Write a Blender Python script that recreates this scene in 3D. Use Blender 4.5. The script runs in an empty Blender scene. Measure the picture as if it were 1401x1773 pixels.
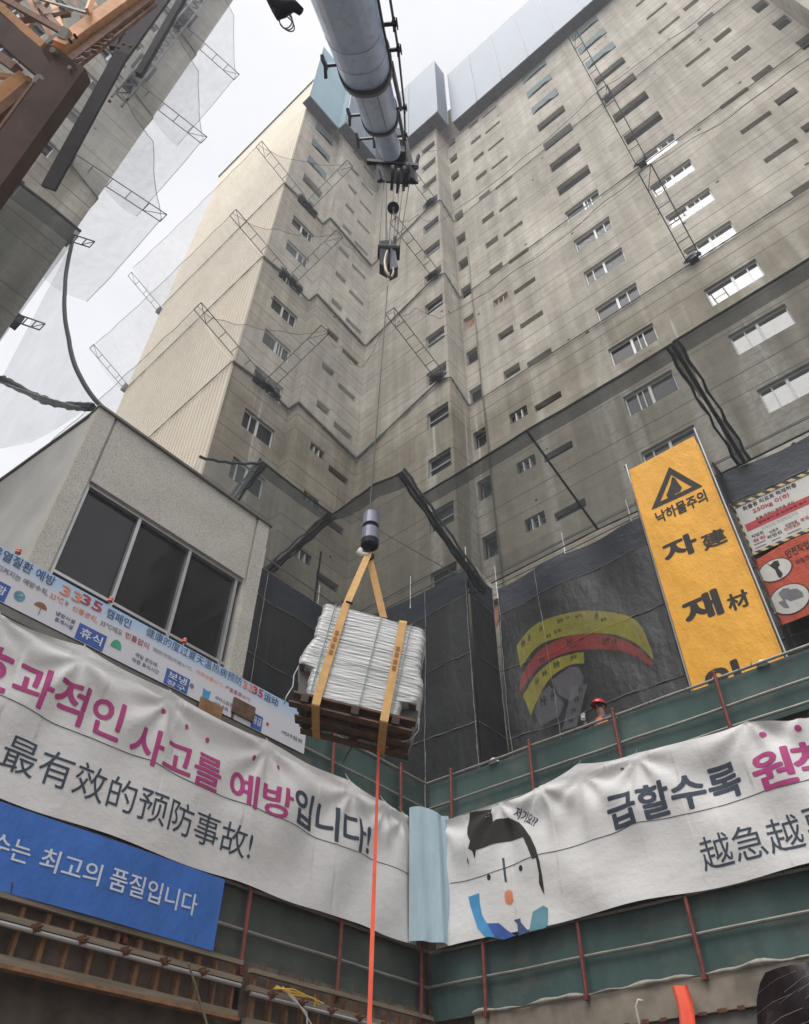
import bpy, bmesh, math, random
from mathutils import Vector, Matrix
random.seed(7)
sc = bpy.context.scene
C = sc.collection

# ------------------------------------------------------------------ camera
# world axes: X along the right-hand facade, Y away along the left-hand facade, Z up; the camera is the origin
RC = ((0.76073, 0.64901, 0.00818), (-0.44969, 0.53610, -0.71441), (-0.46804, 0.53979, 0.69968))
FPX, W0, H0 = 1313.5, 1401.0, 1773.0
cam = bpy.data.objects.new('camera', bpy.data.cameras.new('camera'))
C.objects.link(cam)
cam.data.sensor_fit = 'HORIZONTAL'; cam.data.sensor_width = 36.0
cam.data.lens = 36.0 * FPX / W0
cam.data.clip_start = 0.05; cam.data.clip_end = 3000
cam.matrix_world = Matrix(((RC[0][0], -RC[1][0], -RC[2][0], 0), (RC[0][1], -RC[1][1], -RC[2][1], 0),
                           (RC[0][2], -RC[1][2], -RC[2][2], 0), (0, 0, 0, 1)))
sc.camera = cam
sc.render.resolution_x, sc.render.resolution_y = 809, 1024

# ------------------------------------------------------------------ light: overcast day
SUN_EL, SUN_AZ = math.radians(60), math.radians(168)     # azimuth clockwise from +Y
w = bpy.data.worlds.new('World'); sc.world = w; w.use_nodes = True
wt = w.node_tree; wt.nodes.clear()
def wn(t, **k):
    n = wt.nodes.new(t)
    for a, v in k.items(): setattr(n, a, v)
    return n
sky = wn('ShaderNodeTexSky', sky_type='NISHITA', sun_disc=False, sun_elevation=SUN_EL, sun_rotation=SUN_AZ,
         air_density=1.0, dust_density=4.0)
b1 = wn('ShaderNodeBackground'); b1.inputs[1].default_value = 0.10
tc = wn('ShaderNodeTexCoord'); mp = wn('ShaderNodeMapping'); mp.inputs['Scale'].default_value = (2.2, 2.2, 5.0)
nz = wn('ShaderNodeTexNoise'); nz.inputs['Scale'].default_value = 1.3; nz.inputs['Detail'].default_value = 5
cr = wn('ShaderNodeValToRGB')
cr.color_ramp.elements[0].position = 0.32; cr.color_ramp.elements[0].color = (0.82, 0.825, 0.865, 1)
cr.color_ramp.elements[1].position = 0.62; cr.color_ramp.elements[1].color = (0.945, 0.94, 0.96, 1)
b2 = wn('ShaderNodeBackground'); b2.inputs[1].default_value = 1.08
mx = wn('ShaderNodeMixShader'); mx.inputs[0].default_value = 0.90
wo = wn('ShaderNodeOutputWorld')
L = wt.links.new
L(sky.outputs[0], b1.inputs[0]); L(tc.outputs['Generated'], mp.inputs[0]); L(mp.outputs[0], nz.inputs['Vector'])
L(nz.outputs[0], cr.inputs[0]); L(cr.outputs[0], b2.inputs[0]); L(b1.outputs[0], mx.inputs[1]); L(b2.outputs[0], mx.inputs[2])
L(mx.outputs[0], wo.inputs[0])
sl = bpy.data.lights.new('sun', 'SUN'); sl.energy = 3.2; sl.angle = math.radians(50); sl.color = (1.0, 0.965, 0.92)
so = bpy.data.objects.new('sun', sl); C.objects.link(so)
sd = Vector((math.cos(SUN_EL) * math.sin(SUN_AZ), math.cos(SUN_EL) * math.cos(SUN_AZ), math.sin(SUN_EL)))
so.rotation_euler = sd.to_track_quat('Z', 'Y').to_euler(); so.location = (0, -20, 60)
vs = sc.view_settings
sc.display_settings.display_device = 'sRGB'
vs.view_transform = 'Standard'; vs.look = 'None'; vs.exposure = 0.2; vs.gamma = 1.0; vs.use_curve_mapping = False
sc.cycles.transparent_max_bounces = 24
sc.cycles.max_bounces = 8

# ------------------------------------------------------------------ measuring: a photo point -> a point on a real plane
def ray(px, py):
    a, b = (px - W0 / 2) / FPX, (py - H0 / 2) / FPX
    return Vector([RC[0][i] * a + RC[1][i] * b + RC[2][i] for i in range(3)])
def onX(px, py, c): d = ray(px, py); return d * (c / d.x)
def onY(px, py, c): d = ray(px, py); return d * (c / d.y)
def onH(px, py, r): d = ray(px, py); return d * (r / math.hypot(d.x, d.y))
def atD(px, py, dep): return ray(px, py) * dep
def onN(px, py, n, k): d = ray(px, py); return d * (k / d.dot(n))
def project(p):
    c = [RC[i][0] * p[0] + RC[i][1] * p[1] + RC[i][2] * p[2] for i in range(3)]
    return (W0 / 2 + FPX * c[0] / c[2], H0 / 2 + FPX * c[1] / c[2]) if c[2] > 0.1 else (-9e9, -9e9)

# ------------------------------------------------------------------ mesh builder and object makers
class MB:
    def __init__(s): s.v = []; s.f = []; s.smooth = False; s.mi = []
    def poly(s, pts, m=0):
        i = len(s.v); s.v += [Vector(p) for p in pts]; s.f.append(tuple(range(i, i + len(pts)))); s.mi.append(m); return s
    def hexa(s, P, m=0):
        i = len(s.v); s.v += [Vector(p) for p in P]
        for q in ((0, 3, 2, 1), (4, 5, 6, 7), (0, 1, 5, 4), (1, 2, 6, 5), (2, 3, 7, 6), (3, 0, 4, 7)):
            s.f.append(tuple(i + k for k in q)); s.mi.append(m)
        return s
    def box(s, a, b, m=0):
        x0, y0, z0 = a; x1, y1, z1 = b
        return s.hexa([(x0, y0, z0), (x1, y0, z0), (x1, y1, z0), (x0, y1, z0), (x0, y0, z1), (x1, y0, z1), (x1, y1, z1), (x0, y1, z1)], m)
    def beam(s, p, q, wx, wy, up=(0, 0, 1), m=0):
        p, q = Vector(p), Vector(q); d = (q - p).normalized(); up = Vector(up)
        if abs(d.dot(up)) > .98: up = Vector((1, 0, 0)) if abs(d.x) < .9 else Vector((0, 1, 0))
        a = d.cross(up).normalized() * (wx / 2); b = a.cross(d).normalized() * (wy / 2)
        return s.hexa([p - a - b, p + a - b, p + a + b, p - a + b, q - a - b, q + a - b, q + a + b, q - a + b], m)
    def tube(s, pts, r, n=8, m=0, caps=True):
        pts = [Vector(p) for p in pts]; rs = r if isinstance(r, (list, tuple)) else [r] * len(pts)
        base = len(s.v); ref = None
        for k, p in enumerate(pts):
            t = (pts[min(k + 1, len(pts) - 1)] - pts[max(k - 1, 0)]).normalized()
            if ref is None:
                ref = t.cross(Vector((0, 0, 1)))
                if ref.length < .05: ref = t.cross(Vector((1, 0, 0)))
            ref = (ref - t * ref.dot(t)).normalized(); bi = t.cross(ref)
            for j in range(n):
                a = 2 * math.pi * j / n
                s.v.append(p + (ref * math.cos(a) + bi * math.sin(a)) * rs[k])
        for k in range(len(pts) - 1):
            for j in range(n):
                a, b = base + k * n + j, base + k * n + (j + 1) % n
                s.f.append((a, b, b + n, a + n)); s.mi.append(m)
        if caps:
            s.f.append(tuple(base + j for j in reversed(range(n)))); s.mi.append(m)
            e = base + (len(pts) - 1) * n; s.f.append(tuple(e + j for j in range(n))); s.mi.append(m)
        return s
    def grid(s, nu, nv, fn, m=0):
        b = len(s.v)
        for j in range(nv + 1):
            for i in range(nu + 1): s.v.append(Vector(fn(i / nu, j / nv)))
        for j in range(nv):
            for i in range(nu):
                a = b + j * (nu + 1) + i; s.f.append((a, a + 1, a + nu + 2, a + nu + 1)); s.mi.append(m)
        return s
    def ball(s, c, r, n=10, m=0, half=False):
        c = Vector(c); rx, ry, rz = r if isinstance(r, (tuple, list)) else (r, r, r)
        k0 = 0.0 if half else -math.pi / 2
        return s.grid(2 * n, n, lambda u, v: c + Vector((rx * math.cos(k0 + (math.pi / 2 - k0) * v) * math.cos(2 * math.pi * u),
               ry * math.cos(k0 + (math.pi / 2 - k0) * v) * math.sin(2 * math.pi * u), rz * math.sin(k0 + (math.pi / 2 - k0) * v))), m)

ORG = {}
def mkmesh(name, mb, mats, off):
    me = bpy.data.meshes.new(name)
    me.from_pydata([tuple(v - off) for v in mb.v], [], mb.f)
    mats = mats if isinstance(mats, (list, tuple)) else [mats]
    for m in mats: me.materials.append(m)
    if len(mats) > 1: me.polygons.foreach_set('material_index', mb.mi)
    if mb.smooth: me.polygons.foreach_set('use_smooth', [True] * len(me.polygons))
    me.validate(); me.update()
    return me
def thing(name, label, cat, loc, group=None):
    o = bpy.data.objects.new(name, None); o.empty_display_size = 0.2; C.objects.link(o); o.location = loc
    o['label'] = label; o['category'] = cat
    if group: o['group'] = group
    ORG[o.name] = Vector(loc); return o
def part(name, mb, mats, parent, label=None, stuff=False):
    off = ORG[parent.name]
    o = bpy.data.objects.new(name, mkmesh(name, mb, mats, off)); C.objects.link(o); o.parent = parent
    ORG[o.name] = off
    if label: o['label'] = label
    if stuff: o['kind'] = 'stuff'
    return o
def solo(name, mb, mats, label=None, cat=None, group=None, kind=None):
    n = len(mb.v)
    off = Vector((sum(v.x for v in mb.v) / n, sum(v.y for v in mb.v) / n, min(v.z for v in mb.v)))
    o = bpy.data.objects.new(name, mkmesh(name, mb, mats, off)); C.objects.link(o); o.location = off
    if label: o['label'] = label
    if cat: o['category'] = cat
    if group: o['group'] = group
    if kind: o['kind'] = kind
    return o

# ------------------------------------------------------------------ materials
class NT:
    def __init__(s, name):
        s.mat = bpy.data.materials.new(name); s.mat.use_nodes = True; s.t = s.mat.node_tree; s.t.nodes.clear()
        s.out = s.t.nodes.new('ShaderNodeOutputMaterial')
    def n(s, typ, ins=None, **k):
        x = s.t.nodes.new(typ)
        for a, v in k.items(): setattr(x, a, v)
        for a, v in (ins or {}).items():
            sock = x.inputs[a]
            if hasattr(v, 'node') or hasattr(v, 'outputs'): s.t.links.new(v.outputs[0] if hasattr(v, 'outputs') else v, sock)
            else: sock.default_value = v
        return x
    def math(s, op, a, b=0.0, c=None):
        d = {0: a, 1: b}
        if c is not None: d[2] = c
        return s.n('ShaderNodeMath', d, operation=op)
    def mix(s, f, a, b, blend='MIX'):
        x = s.n('ShaderNodeMix', data_type='RGBA', blend_type=blend)
        for idx, v in ((0, f), (6, a), (7, b)):
            if hasattr(v, 'outputs'): s.t.links.new(v.outputs[2] if v.bl_idname == 'ShaderNodeMix' else v.outputs[0], x.inputs[idx])
            else: x.inputs[idx].default_value = v if idx == 0 else ((*v, 1) if len(v) == 3 else v)
        return x
    def ramp(s, src, p0, p1, c0=(0, 0, 0, 1), c1=(1, 1, 1, 1)):
        r = s.n('ShaderNodeValToRGB'); e = r.color_ramp.elements
        e[0].position, e[1].position, e[0].color, e[1].color = p0, p1, c0, c1
        s.t.links.new(src.outputs[0], r.inputs[0]); return r
    def pos(s, sx, sy, sz):
        g = s.n('ShaderNodeNewGeometry'); m = s.n('ShaderNodeMapping', {0: g}); m.inputs['Scale'].default_value = (sx, sy, sz); return m
    def noise(s, vec, scale, detail=4, rough=.55):
        return s.n('ShaderNodeTexNoise', {'Vector': vec, 'Scale': scale, 'Detail': detail, 'Roughness': rough})
    def bsdf(s, col, rough=.7, metal=0.0, spec=.5, bump=None, bdist=.02, bstr=.5, **k):
        p = s.n('ShaderNodeBsdfPrincipled')
        if hasattr(col, 'outputs'): s.t.links.new(col.outputs[2] if col.bl_idname == 'ShaderNodeMix' else col.outputs[0], p.inputs['Base Color'])
        else: p.inputs['Base Color'].default_value = (*col, 1)
        if hasattr(rough, 'outputs'): s.t.links.new(rough.outputs[0], p.inputs['Roughness'])
        else: p.inputs['Roughness'].default_value = rough
        p.inputs['Metallic'].default_value = metal; p.inputs['Specular IOR Level'].default_value = spec
        for a, v in k.items(): p.inputs[a].default_value = v
        if bump is not None:
            b = s.n('ShaderNodeBump', {'Height': bump, 'Distance': bdist, 'Strength': bstr}); s.t.links.new(b.outputs[0], p.inputs['Normal'])
        return p
    def done(s, sh): s.t.links.new(sh.outputs[0], s.out.inputs[0]); return s.mat

def plain(name, col, rough=.7, metal=0, spec=.5, var=.18, scale=3.0, bump=0.0, sc3=(1, 1, 1), bdist=.02, **k):
    t = NT(name); v = t.pos(*sc3); n = t.noise(v, scale, 5)
    lo = tuple(c * (1 - var) for c in col); hi = tuple(min(1, c * (1 + var)) for c in col)
    c = t.ramp(n, .3, .7, (*lo, 1), (*hi, 1))
    return t.done(t.bsdf(c, rough, metal, spec, n if bump else None, bdist, bump, **k))

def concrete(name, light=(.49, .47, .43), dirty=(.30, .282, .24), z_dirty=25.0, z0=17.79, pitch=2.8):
    t = NT(name); g = t.n('ShaderNodeNewGeometry'); sp = t.n('ShaderNodeSeparateXYZ', {0: g})
    u = t.math('SUBTRACT', sp.outputs[0], sp.outputs[1]); z = sp.outputs[2]
    cv = t.n('ShaderNodeCombineXYZ', {0: u, 2: z})
    big = t.noise(cv, .22, 6, .6); fine = t.noise(cv, 5.0, 6, .65)
    st = t.n('ShaderNodeMapping', {0: cv}); st.inputs['Scale'].default_value = (1.9, 1, .07); streak = t.noise(st, 1.0, 5, .6)
    st2 = t.n('ShaderNodeMapping', {0: cv}); st2.inputs['Scale'].default_value = (.55, 1, .035); wide = t.noise(st2, 1.0, 3, .5)
    # dirty lower storeys, with a ragged limit
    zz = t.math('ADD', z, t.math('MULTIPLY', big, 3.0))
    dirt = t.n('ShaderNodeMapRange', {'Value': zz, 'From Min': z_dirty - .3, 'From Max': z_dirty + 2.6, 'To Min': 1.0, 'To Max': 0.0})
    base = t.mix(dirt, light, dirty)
    b2 = t.mix(t.ramp(big, .30, .70), (.66, .64, .61), (1.18, 1.16, 1.13)); base = t.mix(.9, base, b2, 'MULTIPLY')
    b3 = t.mix(t.ramp(streak, .34, .64), (.78, .765, .735), (1.10, 1.10, 1.10)); base = t.mix(.85, base, b3, 'MULTIPLY')
    b5 = t.mix(t.ramp(t.noise(cv, 1.6, 6, .7), .34, .66), (.80, .79, .77), (1.14, 1.13, 1.12)); base = t.mix(.8, base, b5, 'MULTIPLY')
    # form panels: small change of tone per panel
    fl = t.n('ShaderNodeCombineXYZ', {0: t.math('FLOOR', t.math('DIVIDE', u, 1.2)), 1: t.math('FLOOR', t.math('DIVIDE', t.math('SUBTRACT', z, z0), pitch / 2))})
    wnz = t.n('ShaderNodeTexWhiteNoise', {0: fl}, noise_dimensions='2D')
    b4 = t.mix(wnz, (.84, .84, .83), (1.10, 1.10, 1.09)); base = t.mix(.8, base, b4, 'MULTIPLY')
    # pale mortar bands running down
    pale = t.ramp(wide, .57, .63); pf = t.math('MULTIPLY', pale, t.math('MULTIPLY', t.math('ADD', t.math('MULTIPLY', dirt, .55), .12), t.ramp(fine, .25, .6)))
    base = t.mix(pf, base, (.50, .485, .44))
    pl2 = t.ramp(streak, .655, .69); base = t.mix(t.math('MULTIPLY', pl2, t.math('ADD', t.math('MULTIPLY', dirt, .45), .10)), base, (.58, .565, .53))
    # joints at the slabs and thin form lines
    fr = t.math('FRACT', t.math('DIVIDE', t.math('SUBTRACT', z, z0), pitch))
    j1 = t.math('COMPARE', fr, .004, .0075); j2 = t.math('COMPARE', fr, .3036, .0075)
    jj = t.math('MAXIMUM', j1, j2)
    j3 = t.math('MAXIMUM', t.math('COMPARE', fr, .155, .0042), t.math('MAXIMUM', t.math('COMPARE', fr, .47, .004), t.math('COMPARE', fr, .82, .0042)))
    uf = t.math('COMPARE', t.math('FRACT', t.math('DIVIDE', u, 1.2)), .5, .008)
    ff = t.math('COMPARE', fr, .65, .004)
    thin = t.math('MAXIMUM', t.math('MULTIPLY', t.math('MAXIMUM', uf, ff), .24), t.math('MULTIPLY', j3, .5))
    base = t.mix(t.math('MULTIPLY', jj, .80), base, (.055, .052, .046)); base = t.mix(thin, base, (.12, .115, .10))
    # tie holes
    vo = t.n('ShaderNodeTexVoronoi', {'Vector': cv, 'Scale': .75, 'Randomness': 1.0}); hole = t.math('LESS_THAN', vo, .060)
    base = t.mix(t.math('MULTIPLY', hole, .9), base, (.02, .02, .018))
    hgt = t.math('SUBTRACT', fine, t.math('MULTIPLY', jj, 1.5))
    return t.done(t.bsdf(base, .88, 0, .25, hgt, .015, .35))

M = {}
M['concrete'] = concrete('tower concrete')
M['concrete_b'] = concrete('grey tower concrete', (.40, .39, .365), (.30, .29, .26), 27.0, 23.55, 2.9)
M['interior'] = plain('dark interior', (.014, .015, .017), .9)  # near-black colour gives the shade of unlit rooms behind open windows
M['frame'] = plain('white window frame', (.62, .63, .63), .4, spec=.5, var=.08)
M['frame_grey'] = plain('grey window frame', (.30, .31, .31), .45, var=.1)
def glass(name, col, rough, ior):
    t = NT(name); v = t.pos(1, 1, 1); n = t.noise(v, .9, 3)
    return t.done(t.bsdf(col, rough, 0, .5, n, .03, .05, **{'IOR': ior, 'Coat Weight': .06, 'Coat Roughness': .03}))
M['glass'] = glass('dark window glass', (.020, .023, .026), .07, 1.22)
M['glass_black'] = glass('black window glass', (.016, .016, .019), .06, 1.4)
M['glass_sky'] = glass('bright window glass', (.10, .105, .11), .04, 2.15)
def cloth(name, col, rough=.75, bstr=.6, sc3=(1.2, 1.2, .5), var=.12, trans=0.0, wr=1.0, wrd=.06):
    t = NT(name); v = t.pos(*sc3); n = t.noise(v, 1.6, 5, .55); n2 = t.noise(t.pos(3, 3, 3), 5, 3)
    h = t.math('ADD', n, t.math('MULTIPLY', n2, .12))
    c = t.mix(t.ramp(n, .3, .7), tuple(x * (1 - var) for x in col), tuple(min(1, x * (1 + var * .5)) for x in col))
    return t.done(t.bsdf(c, rough, 0, .3, h, wrd * wr, bstr))
M['teal_cloth'] = cloth('teal window cloth', (.115, .17, .175))
M['plywood'] = plain('orange plywood', (.40, .20, .12), .8, var=.2, sc3=(1, 1, 5))
M['cladding'] = None
t = NT('cream gable sheeting'); v = t.pos(1, 1, 1); n = t.noise(v, .5, 4); n2 = t.noise(t.pos(.8, .8, 2.5), 2.2, 5, .6)
M['cladding'] = t.done(t.bsdf(t.mix(t.ramp(n, .3, .7), (.76, .68, .545), (.84, .77, .64)), .7, 0, .3, n2, .05, .35))
M['screen'] = None
def panelmat(name, col, var):
    t = NT(name); n = t.noise(t.pos(.6, .6, .25), .8, 4); n2 = t.noise(t.pos(1, 1, 1), .35, 2)
    c = t.mix(t.ramp(n, .3, .7), tuple(x * (1 - var) for x in col), tuple(x * (1 + var) for x in col))
    return t.done(t.bsdf(c, .55, .1, .4, n, .03, .3))
M['screen'] = panelmat('blue grey screen panel', (.175, .215, .275), .10)
M['screen_teal'] = panelmat('teal screen panel', (.27, .42, .48), .13)
M['screen_seam'] = plain('pale screen seam', (.32, .36, .41), .5, var=.1)
M['dark_steel'] = plain('dark steel', (.035, .04, .05), .5, .3, var=.3)
M['deck'] = plain('dark platform deck', (.07, .08, .10), .8, var=.3)
def granite():
    t = NT('speckled granite'); v = t.pos(1, 1, 1)
    n1 = t.noise(v, 55, 2, .5); n2 = t.noise(v, 1.2, 4)
    c = t.mix(t.ramp(n1, .34, .60), (.32, .312, .285), (.57, .556, .505)); c = t.mix(.5, c, t.mix(t.ramp(n2, .3, .7), (.8, .8, .78), (1.1, 1.1, 1.1)), 'MULTIPLY')
    return t.done(t.bsdf(c, .6, 0, .4, n1, .004, .2))
M['granite'] = granite()
M['side_wall'] = plain('grey rendered wall', (.40, .40, .39), .85, var=.14, scale=.9)
M['coping'] = plain('metal coping', (.16, .155, .14), .45, .6)
M['alu'] = plain('aluminium', (.52, .53, .54), .35, .7, var=.08)
def netmat(name, col, a0, a1, scale=1.2, trans=.5):
    t = NT(name); n = t.noise(t.pos(1, 1, 1), scale, 5, .6)
    n2 = t.noise(t.pos(1.1, 1.1, .22), 2.6, 4, .6); n3 = t.noise(t.pos(1, 1, 1), 30, 2, .5)
    n = t.math('ADD', t.math('MULTIPLY', n, .45), t.math('ADD', t.math('MULTIPLY', n2, .40), t.math('MULTIPLY', n3, .15)))
    al = t.n('ShaderNodeMapRange', {'Value': n, 'From Min': .3, 'From Max': .7, 'To Min': a0, 'To Max': a1})
    tr = t.n('ShaderNodeBsdfTransparent'); df = t.n('ShaderNodeBsdfDiffuse', {0: (*col, 1)}); tl = t.n('ShaderNodeBsdfTranslucent', {0: (*col, 1)})
    ms = t.n('ShaderNodeMixShader', {0: trans, 1: df, 2: tl}); m2 = t.n('ShaderNodeMixShader', {0: al, 1: tr, 2: ms})
    return t.done(m2)
M['net'] = netmat('fine safety net', (.58, .60, .60), .08, .30, .7)
M['net_thin'] = netmat('thin fine safety net', (.52, .54, .54), .03, .15, .7)
M['net_dense'] = netmat('dense grey safety net', (.42, .46, .48), .13, .38, .6)
M['net_dark'] = netmat('dark safety net', (.10, .12, .12), .36, .50, .8)
M['net_edge'] = netmat('doubled dark net', (.07, .085, .085), .55, .72, 2)
M['rope_pale'] = plain('grey net rope', (.17, .19, .19), .9, var=.3, scale=9)
M['net_black'] = netmat('bunched black net', (.055, .06, .065), .55, .85, 6)
M['rope'] = plain('dark net rope', (.045, .055, .06), .9, var=.3, scale=9)
M['arm'] = plain('grey steel outrigger', (.085, .09, .10), .5, .4, var=.2)
def tarpmat():
    t = NT('black dust sheet'); n = t.noise(t.pos(1, 1, .6), .9, 5, .6); n2 = t.noise(t.pos(.25, .25, .6), 1.0, 4)
    n3 = t.noise(t.pos(2.2, 2.2, .12), 1.0, 4, .6); c = t.mix(t.ramp(n2, .3, .75), (.016, .018, .020), (.040, .043, .045)); c = t.mix(t.math('MULTIPLY', t.ramp(n3, .56, .72), .35), c, (.085, .088, .088))
    return t.done(t.bsdf(c, .40, 0, .5, t.math('ADD', n, t.math('MULTIPLY', n3, .08)), .20, .42))
M['tarp'] = tarpmat()
M['tarp_top'] = cloth('blue black sheet', (.034, .042, .058), .5, .9, (.7, .7, 1.1), .25)
M['seam'] = plain('pale sheet seam', (.20, .205, .20), .8, var=.5, scale=9)
M['pipe'] = plain('galvanised pipe', (.36, .37, .36), .4, .6, var=.15)
M['yellow'] = cloth('yellow banner cloth', (.80, .40, .045), .6, .9, (1.3, 1.3, .8), .14)
M['ink'] = plain('black print', (.022, .021, .02), .8, var=.2)
M['sign_white'] = cloth('white printed sign', (.60, .59, .56), .6, .6)
M['sign_red'] = cloth('red printed sign', (.50, .075, .035), .6, 1.0, (2, 2, 1.2), .18)
M['print_red'] = plain('red print', (.50, .04, .05), .7)
M['hazard'] = None
t = NT('yellow and black edging'); g = t.n('ShaderNodeNewGeometry'); sp = t.n('ShaderNodeSeparateXYZ', {0: g})
f = t.math('FRACT', t.math('MULTIPLY', t.math('ADD', sp.outputs[0], sp.outputs[2]), 4.2)); k = t.math('GREATER_THAN', f, .5)
M['hazard'] = t.done(t.bsdf(t.mix(k, (.03, .03, .03), (.60, .47, .22)), .7))
M['banner'] = cloth('white banner cloth', (.67, .667, .66), .62, .45, (1.1, 1.1, 1.6), .05, wrd=.06)
M['banner_blue'] = cloth('blue banner cloth', (.052, .165, .52), .6, .6, (1.2, 1.2, .8), .2)
M['strip'] = None
t = NT('pale blue to white strip'); g = t.n('ShaderNodeNewGeometry'); sp = t.n('ShaderNodeSeparateXYZ', {0: g})
r = t.n('ShaderNodeMapRange', {'Value': sp.outputs[2], 'From Min': 6.22, 'From Max': 6.5})
M['strip'] = t.done(t.bsdf(t.mix(r, (.60, .61, .66), (.36, .53, .74)), .6))
M['sheet_blue'] = cloth('pale blue sheet', (.36, .48, .54), .6, .6, (2.5, 2.5, .6), .15)
M['pink'] = plain('pink print', (.40, .045, .19), .75, var=.08)
M['navy'] = plain('navy print', (.040, .055, .085), .75, var=.12)
M['navy_blue'] = plain('dark blue print', (.045, .085, .20), .75, var=.12)
M['white_print'] = plain('white print', (.62, .68, .78), .7, var=.05)
M['orange_print'] = plain('orange print', (.72, .25, .13), .7)
M['red_print'] = plain('crimson print', (.42, .045, .06), .7)
M['blue_print'] = plain('blue print', (.04, .10, .36), .7)
M['sky_print'] = plain('bright blue print', (.06, .28, .55), .7)
M['green_print'] = plain('green print', (.06, .30, .19), .7)
M['teal_print'] = plain('teal print', (.10, .25, .32), .7)
M['brown_print'] = plain('brown print', (.26, .11, .04), .7)
M['grey_print'] = plain('grey print', (.16, .16, .18), .7)
M['barrier'] = None
def barrier(name, a, b):
    t = NT(name); n = t.noise(t.pos(1.2, 1.2, .35), 1.4, 5, .6); n2 = t.noise(t.pos(.6, .6, .6), .9, 3)
    c = t.mix(t.ramp(n, .3, .72), a, b); c = t.mix(.6, c, t.mix(t.ramp(n2, .35, .65), (.75, .75, .75), (1.2, 1.2, 1.15)), 'MULTIPLY')
    n4 = t.noise(t.pos(1, 1, 2), 1.1, 6, .7); c = t.mix(t.math('MULTIPLY', t.ramp(n4, .52, .66), .45), c, (.15, .145, .125))
    return t.done(t.bsdf(c, .7, 0, .3, n, .05, .6))
M['barrier'] = barrier('dark green screen cloth', (.040, .078, .075), (.080, .132, .124))
M['barrier_low'] = barrier('dusty green screen cloth', (.050, .066, .058), (.085, .100, .088))
M['post'] = plain('red oxide post', (.17, .045, .035), .6, .2, var=.3, scale=8)
M['rail'] = plain('pale steel rail', (.27, .265, .24), .5, .4, var=.2, scale=5)
M['timber'] = plain('weathered timber', (.19, .155, .115), .85, var=.3, scale=6, sc3=(1, .25, 4))
M['timber_warm'] = plain('warm timber', (.235, .125, .062), .85, var=.3, scale=6, sc3=(1, 1, 1))
M['rust'] = plain('rusty steel', (.13, .06, .035), .8, .3, var=.4, scale=12)
M['soil'] = plain('dark earth wall', (.115, .088, .070), .95, var=.45, scale=2.2, bump=.8, bdist=.1)
M['pit_wall'] = plain('stained concrete', (.27, .235, .19), .9, var=.45, scale=1.6, bump=.3)
M['pit_wall_low'] = plain('grey steel sheet', (.14, .135, .13), .7, var=.2)
M['ground'] = plain('site earth', (.14, .12, .10), .95, var=.3, scale=.3)
def boompaint():
    t = NT('grey crane paint'); g = t.n('ShaderNodeNewGeometry'); n = t.noise(t.pos(1, 1, 1), 1.6, 5); n2 = t.noise(t.pos(3, 3, 3), 6, 4, .7)
    m = t.n('ShaderNodeMapping', {0: g}); m.inputs['Rotation'].default_value = (0, 0, 0); m.inputs['Scale'].default_value = (6, 6, .35); n3 = t.noise(m, 1.2, 4, .65)
    c = t.mix(t.ramp(n, .3, .7), (.42, .56, .84), (.50, .66, .94)); c = t.mix(t.math('MULTIPLY', t.ramp(n3, .52, .70), .45), c, (.20, .25, .33)); c = t.mix(t.math('MULTIPLY', t.ramp(n2, .60, .72), .5), c, (.16, .17, .19))
    r = t.n('ShaderNodeMapRange', {'Value': n3, 'To Min': .22, 'To Max': .45}); return t.done(t.bsdf(c, r, 0, .5, n2, .01, .15))
M['boom'] = boompaint()
M['boom_band'] = plain('dark blue crane steel', (.05, .062, .095), .5, .0, var=.2)
M['black_steel'] = plain('black crane steel', (.014, .016, .024), .6, .0, .2, var=.3)
M['cable'] = plain('steel wire rope', (.05, .05, .05), .5, .6)
M['hook'] = plain('worn hook steel', (.30, .25, .20), .4, .5)
M['weight'] = plain('lavender grey steel', (.19, .20, .28), .35, .1, var=.1)
M['sling'] = plain('tan webbing', (.60, .36, .14), .8, var=.12, scale=14)
M['wood_dark'] = plain('dark pallet wood', (.115, .068, .043), .8, var=.35, scale=9)
M['wood_black'] = plain('brown bearer', (.05, .032, .025), .85, var=.3)  # darker brown wood of the pallet bearers
def wrapmat():
    t = NT('silver stretch wrapped stack'); n = t.noise(t.pos(1.6, 1.6, 34), 1.0, 6, .72); n2 = t.noise(t.pos(5, 5, 7), 1.5, 4, .6)
    c = t.mix(t.ramp(n, .36, .60), (.34, .35, .35), (.60, .61, .605))
    h = t.math('ADD', n, t.math('MULTIPLY', n2, .3))
    return t.done(t.bsdf(c, .24, 0, .6, h, .03, .32, **{'Coat Weight': .3, 'Coat Roughness': .15}))
M['wrap'] = wrapmat()
M['wrap_dark'] = plain('dark wrapped core', (.09, .08, .075), .5, var=.3, scale=8)
M['cord_green'] = plain('green strapping band', (.24, .31, .29), .6)
M['tag'] = plain('orange red strap', (.85, .13, .07), .75, var=.1, scale=9)
M['yellow_rope'] = plain('yellow cord', (.62, .40, .06), .8)
M['orange'] = plain('weathered orange steel', (.60, .30, .13), .6, .1, var=.22, scale=6)
M['brown_steel'] = plain('brown steel', (.088, .050, .038), .6, .2, var=.3, scale=3)
M['brown_rail'] = plain('rust brown steel', (.20, .105, .065), .7, .2, var=.3, scale=6)
M['helmet'] = plain('red helmet', (.50, .03, .03), .25, spec=.6, var=.05)
M['vest'] = plain('orange vest', (.75, .20, .06), .8)
M['workwear'] = plain('dark workwear', (.04, .045, .055), .9)
M['skin'] = plain('skin', (.36, .20, .14), .6)
M['glove'] = plain('pale work glove', (.42, .44, .40), .9)
M['hair'] = plain('dark hair', (.015, .013, .012), .8)
M['eye'] = plain('eye', (.02, .02, .02), .3)
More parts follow.
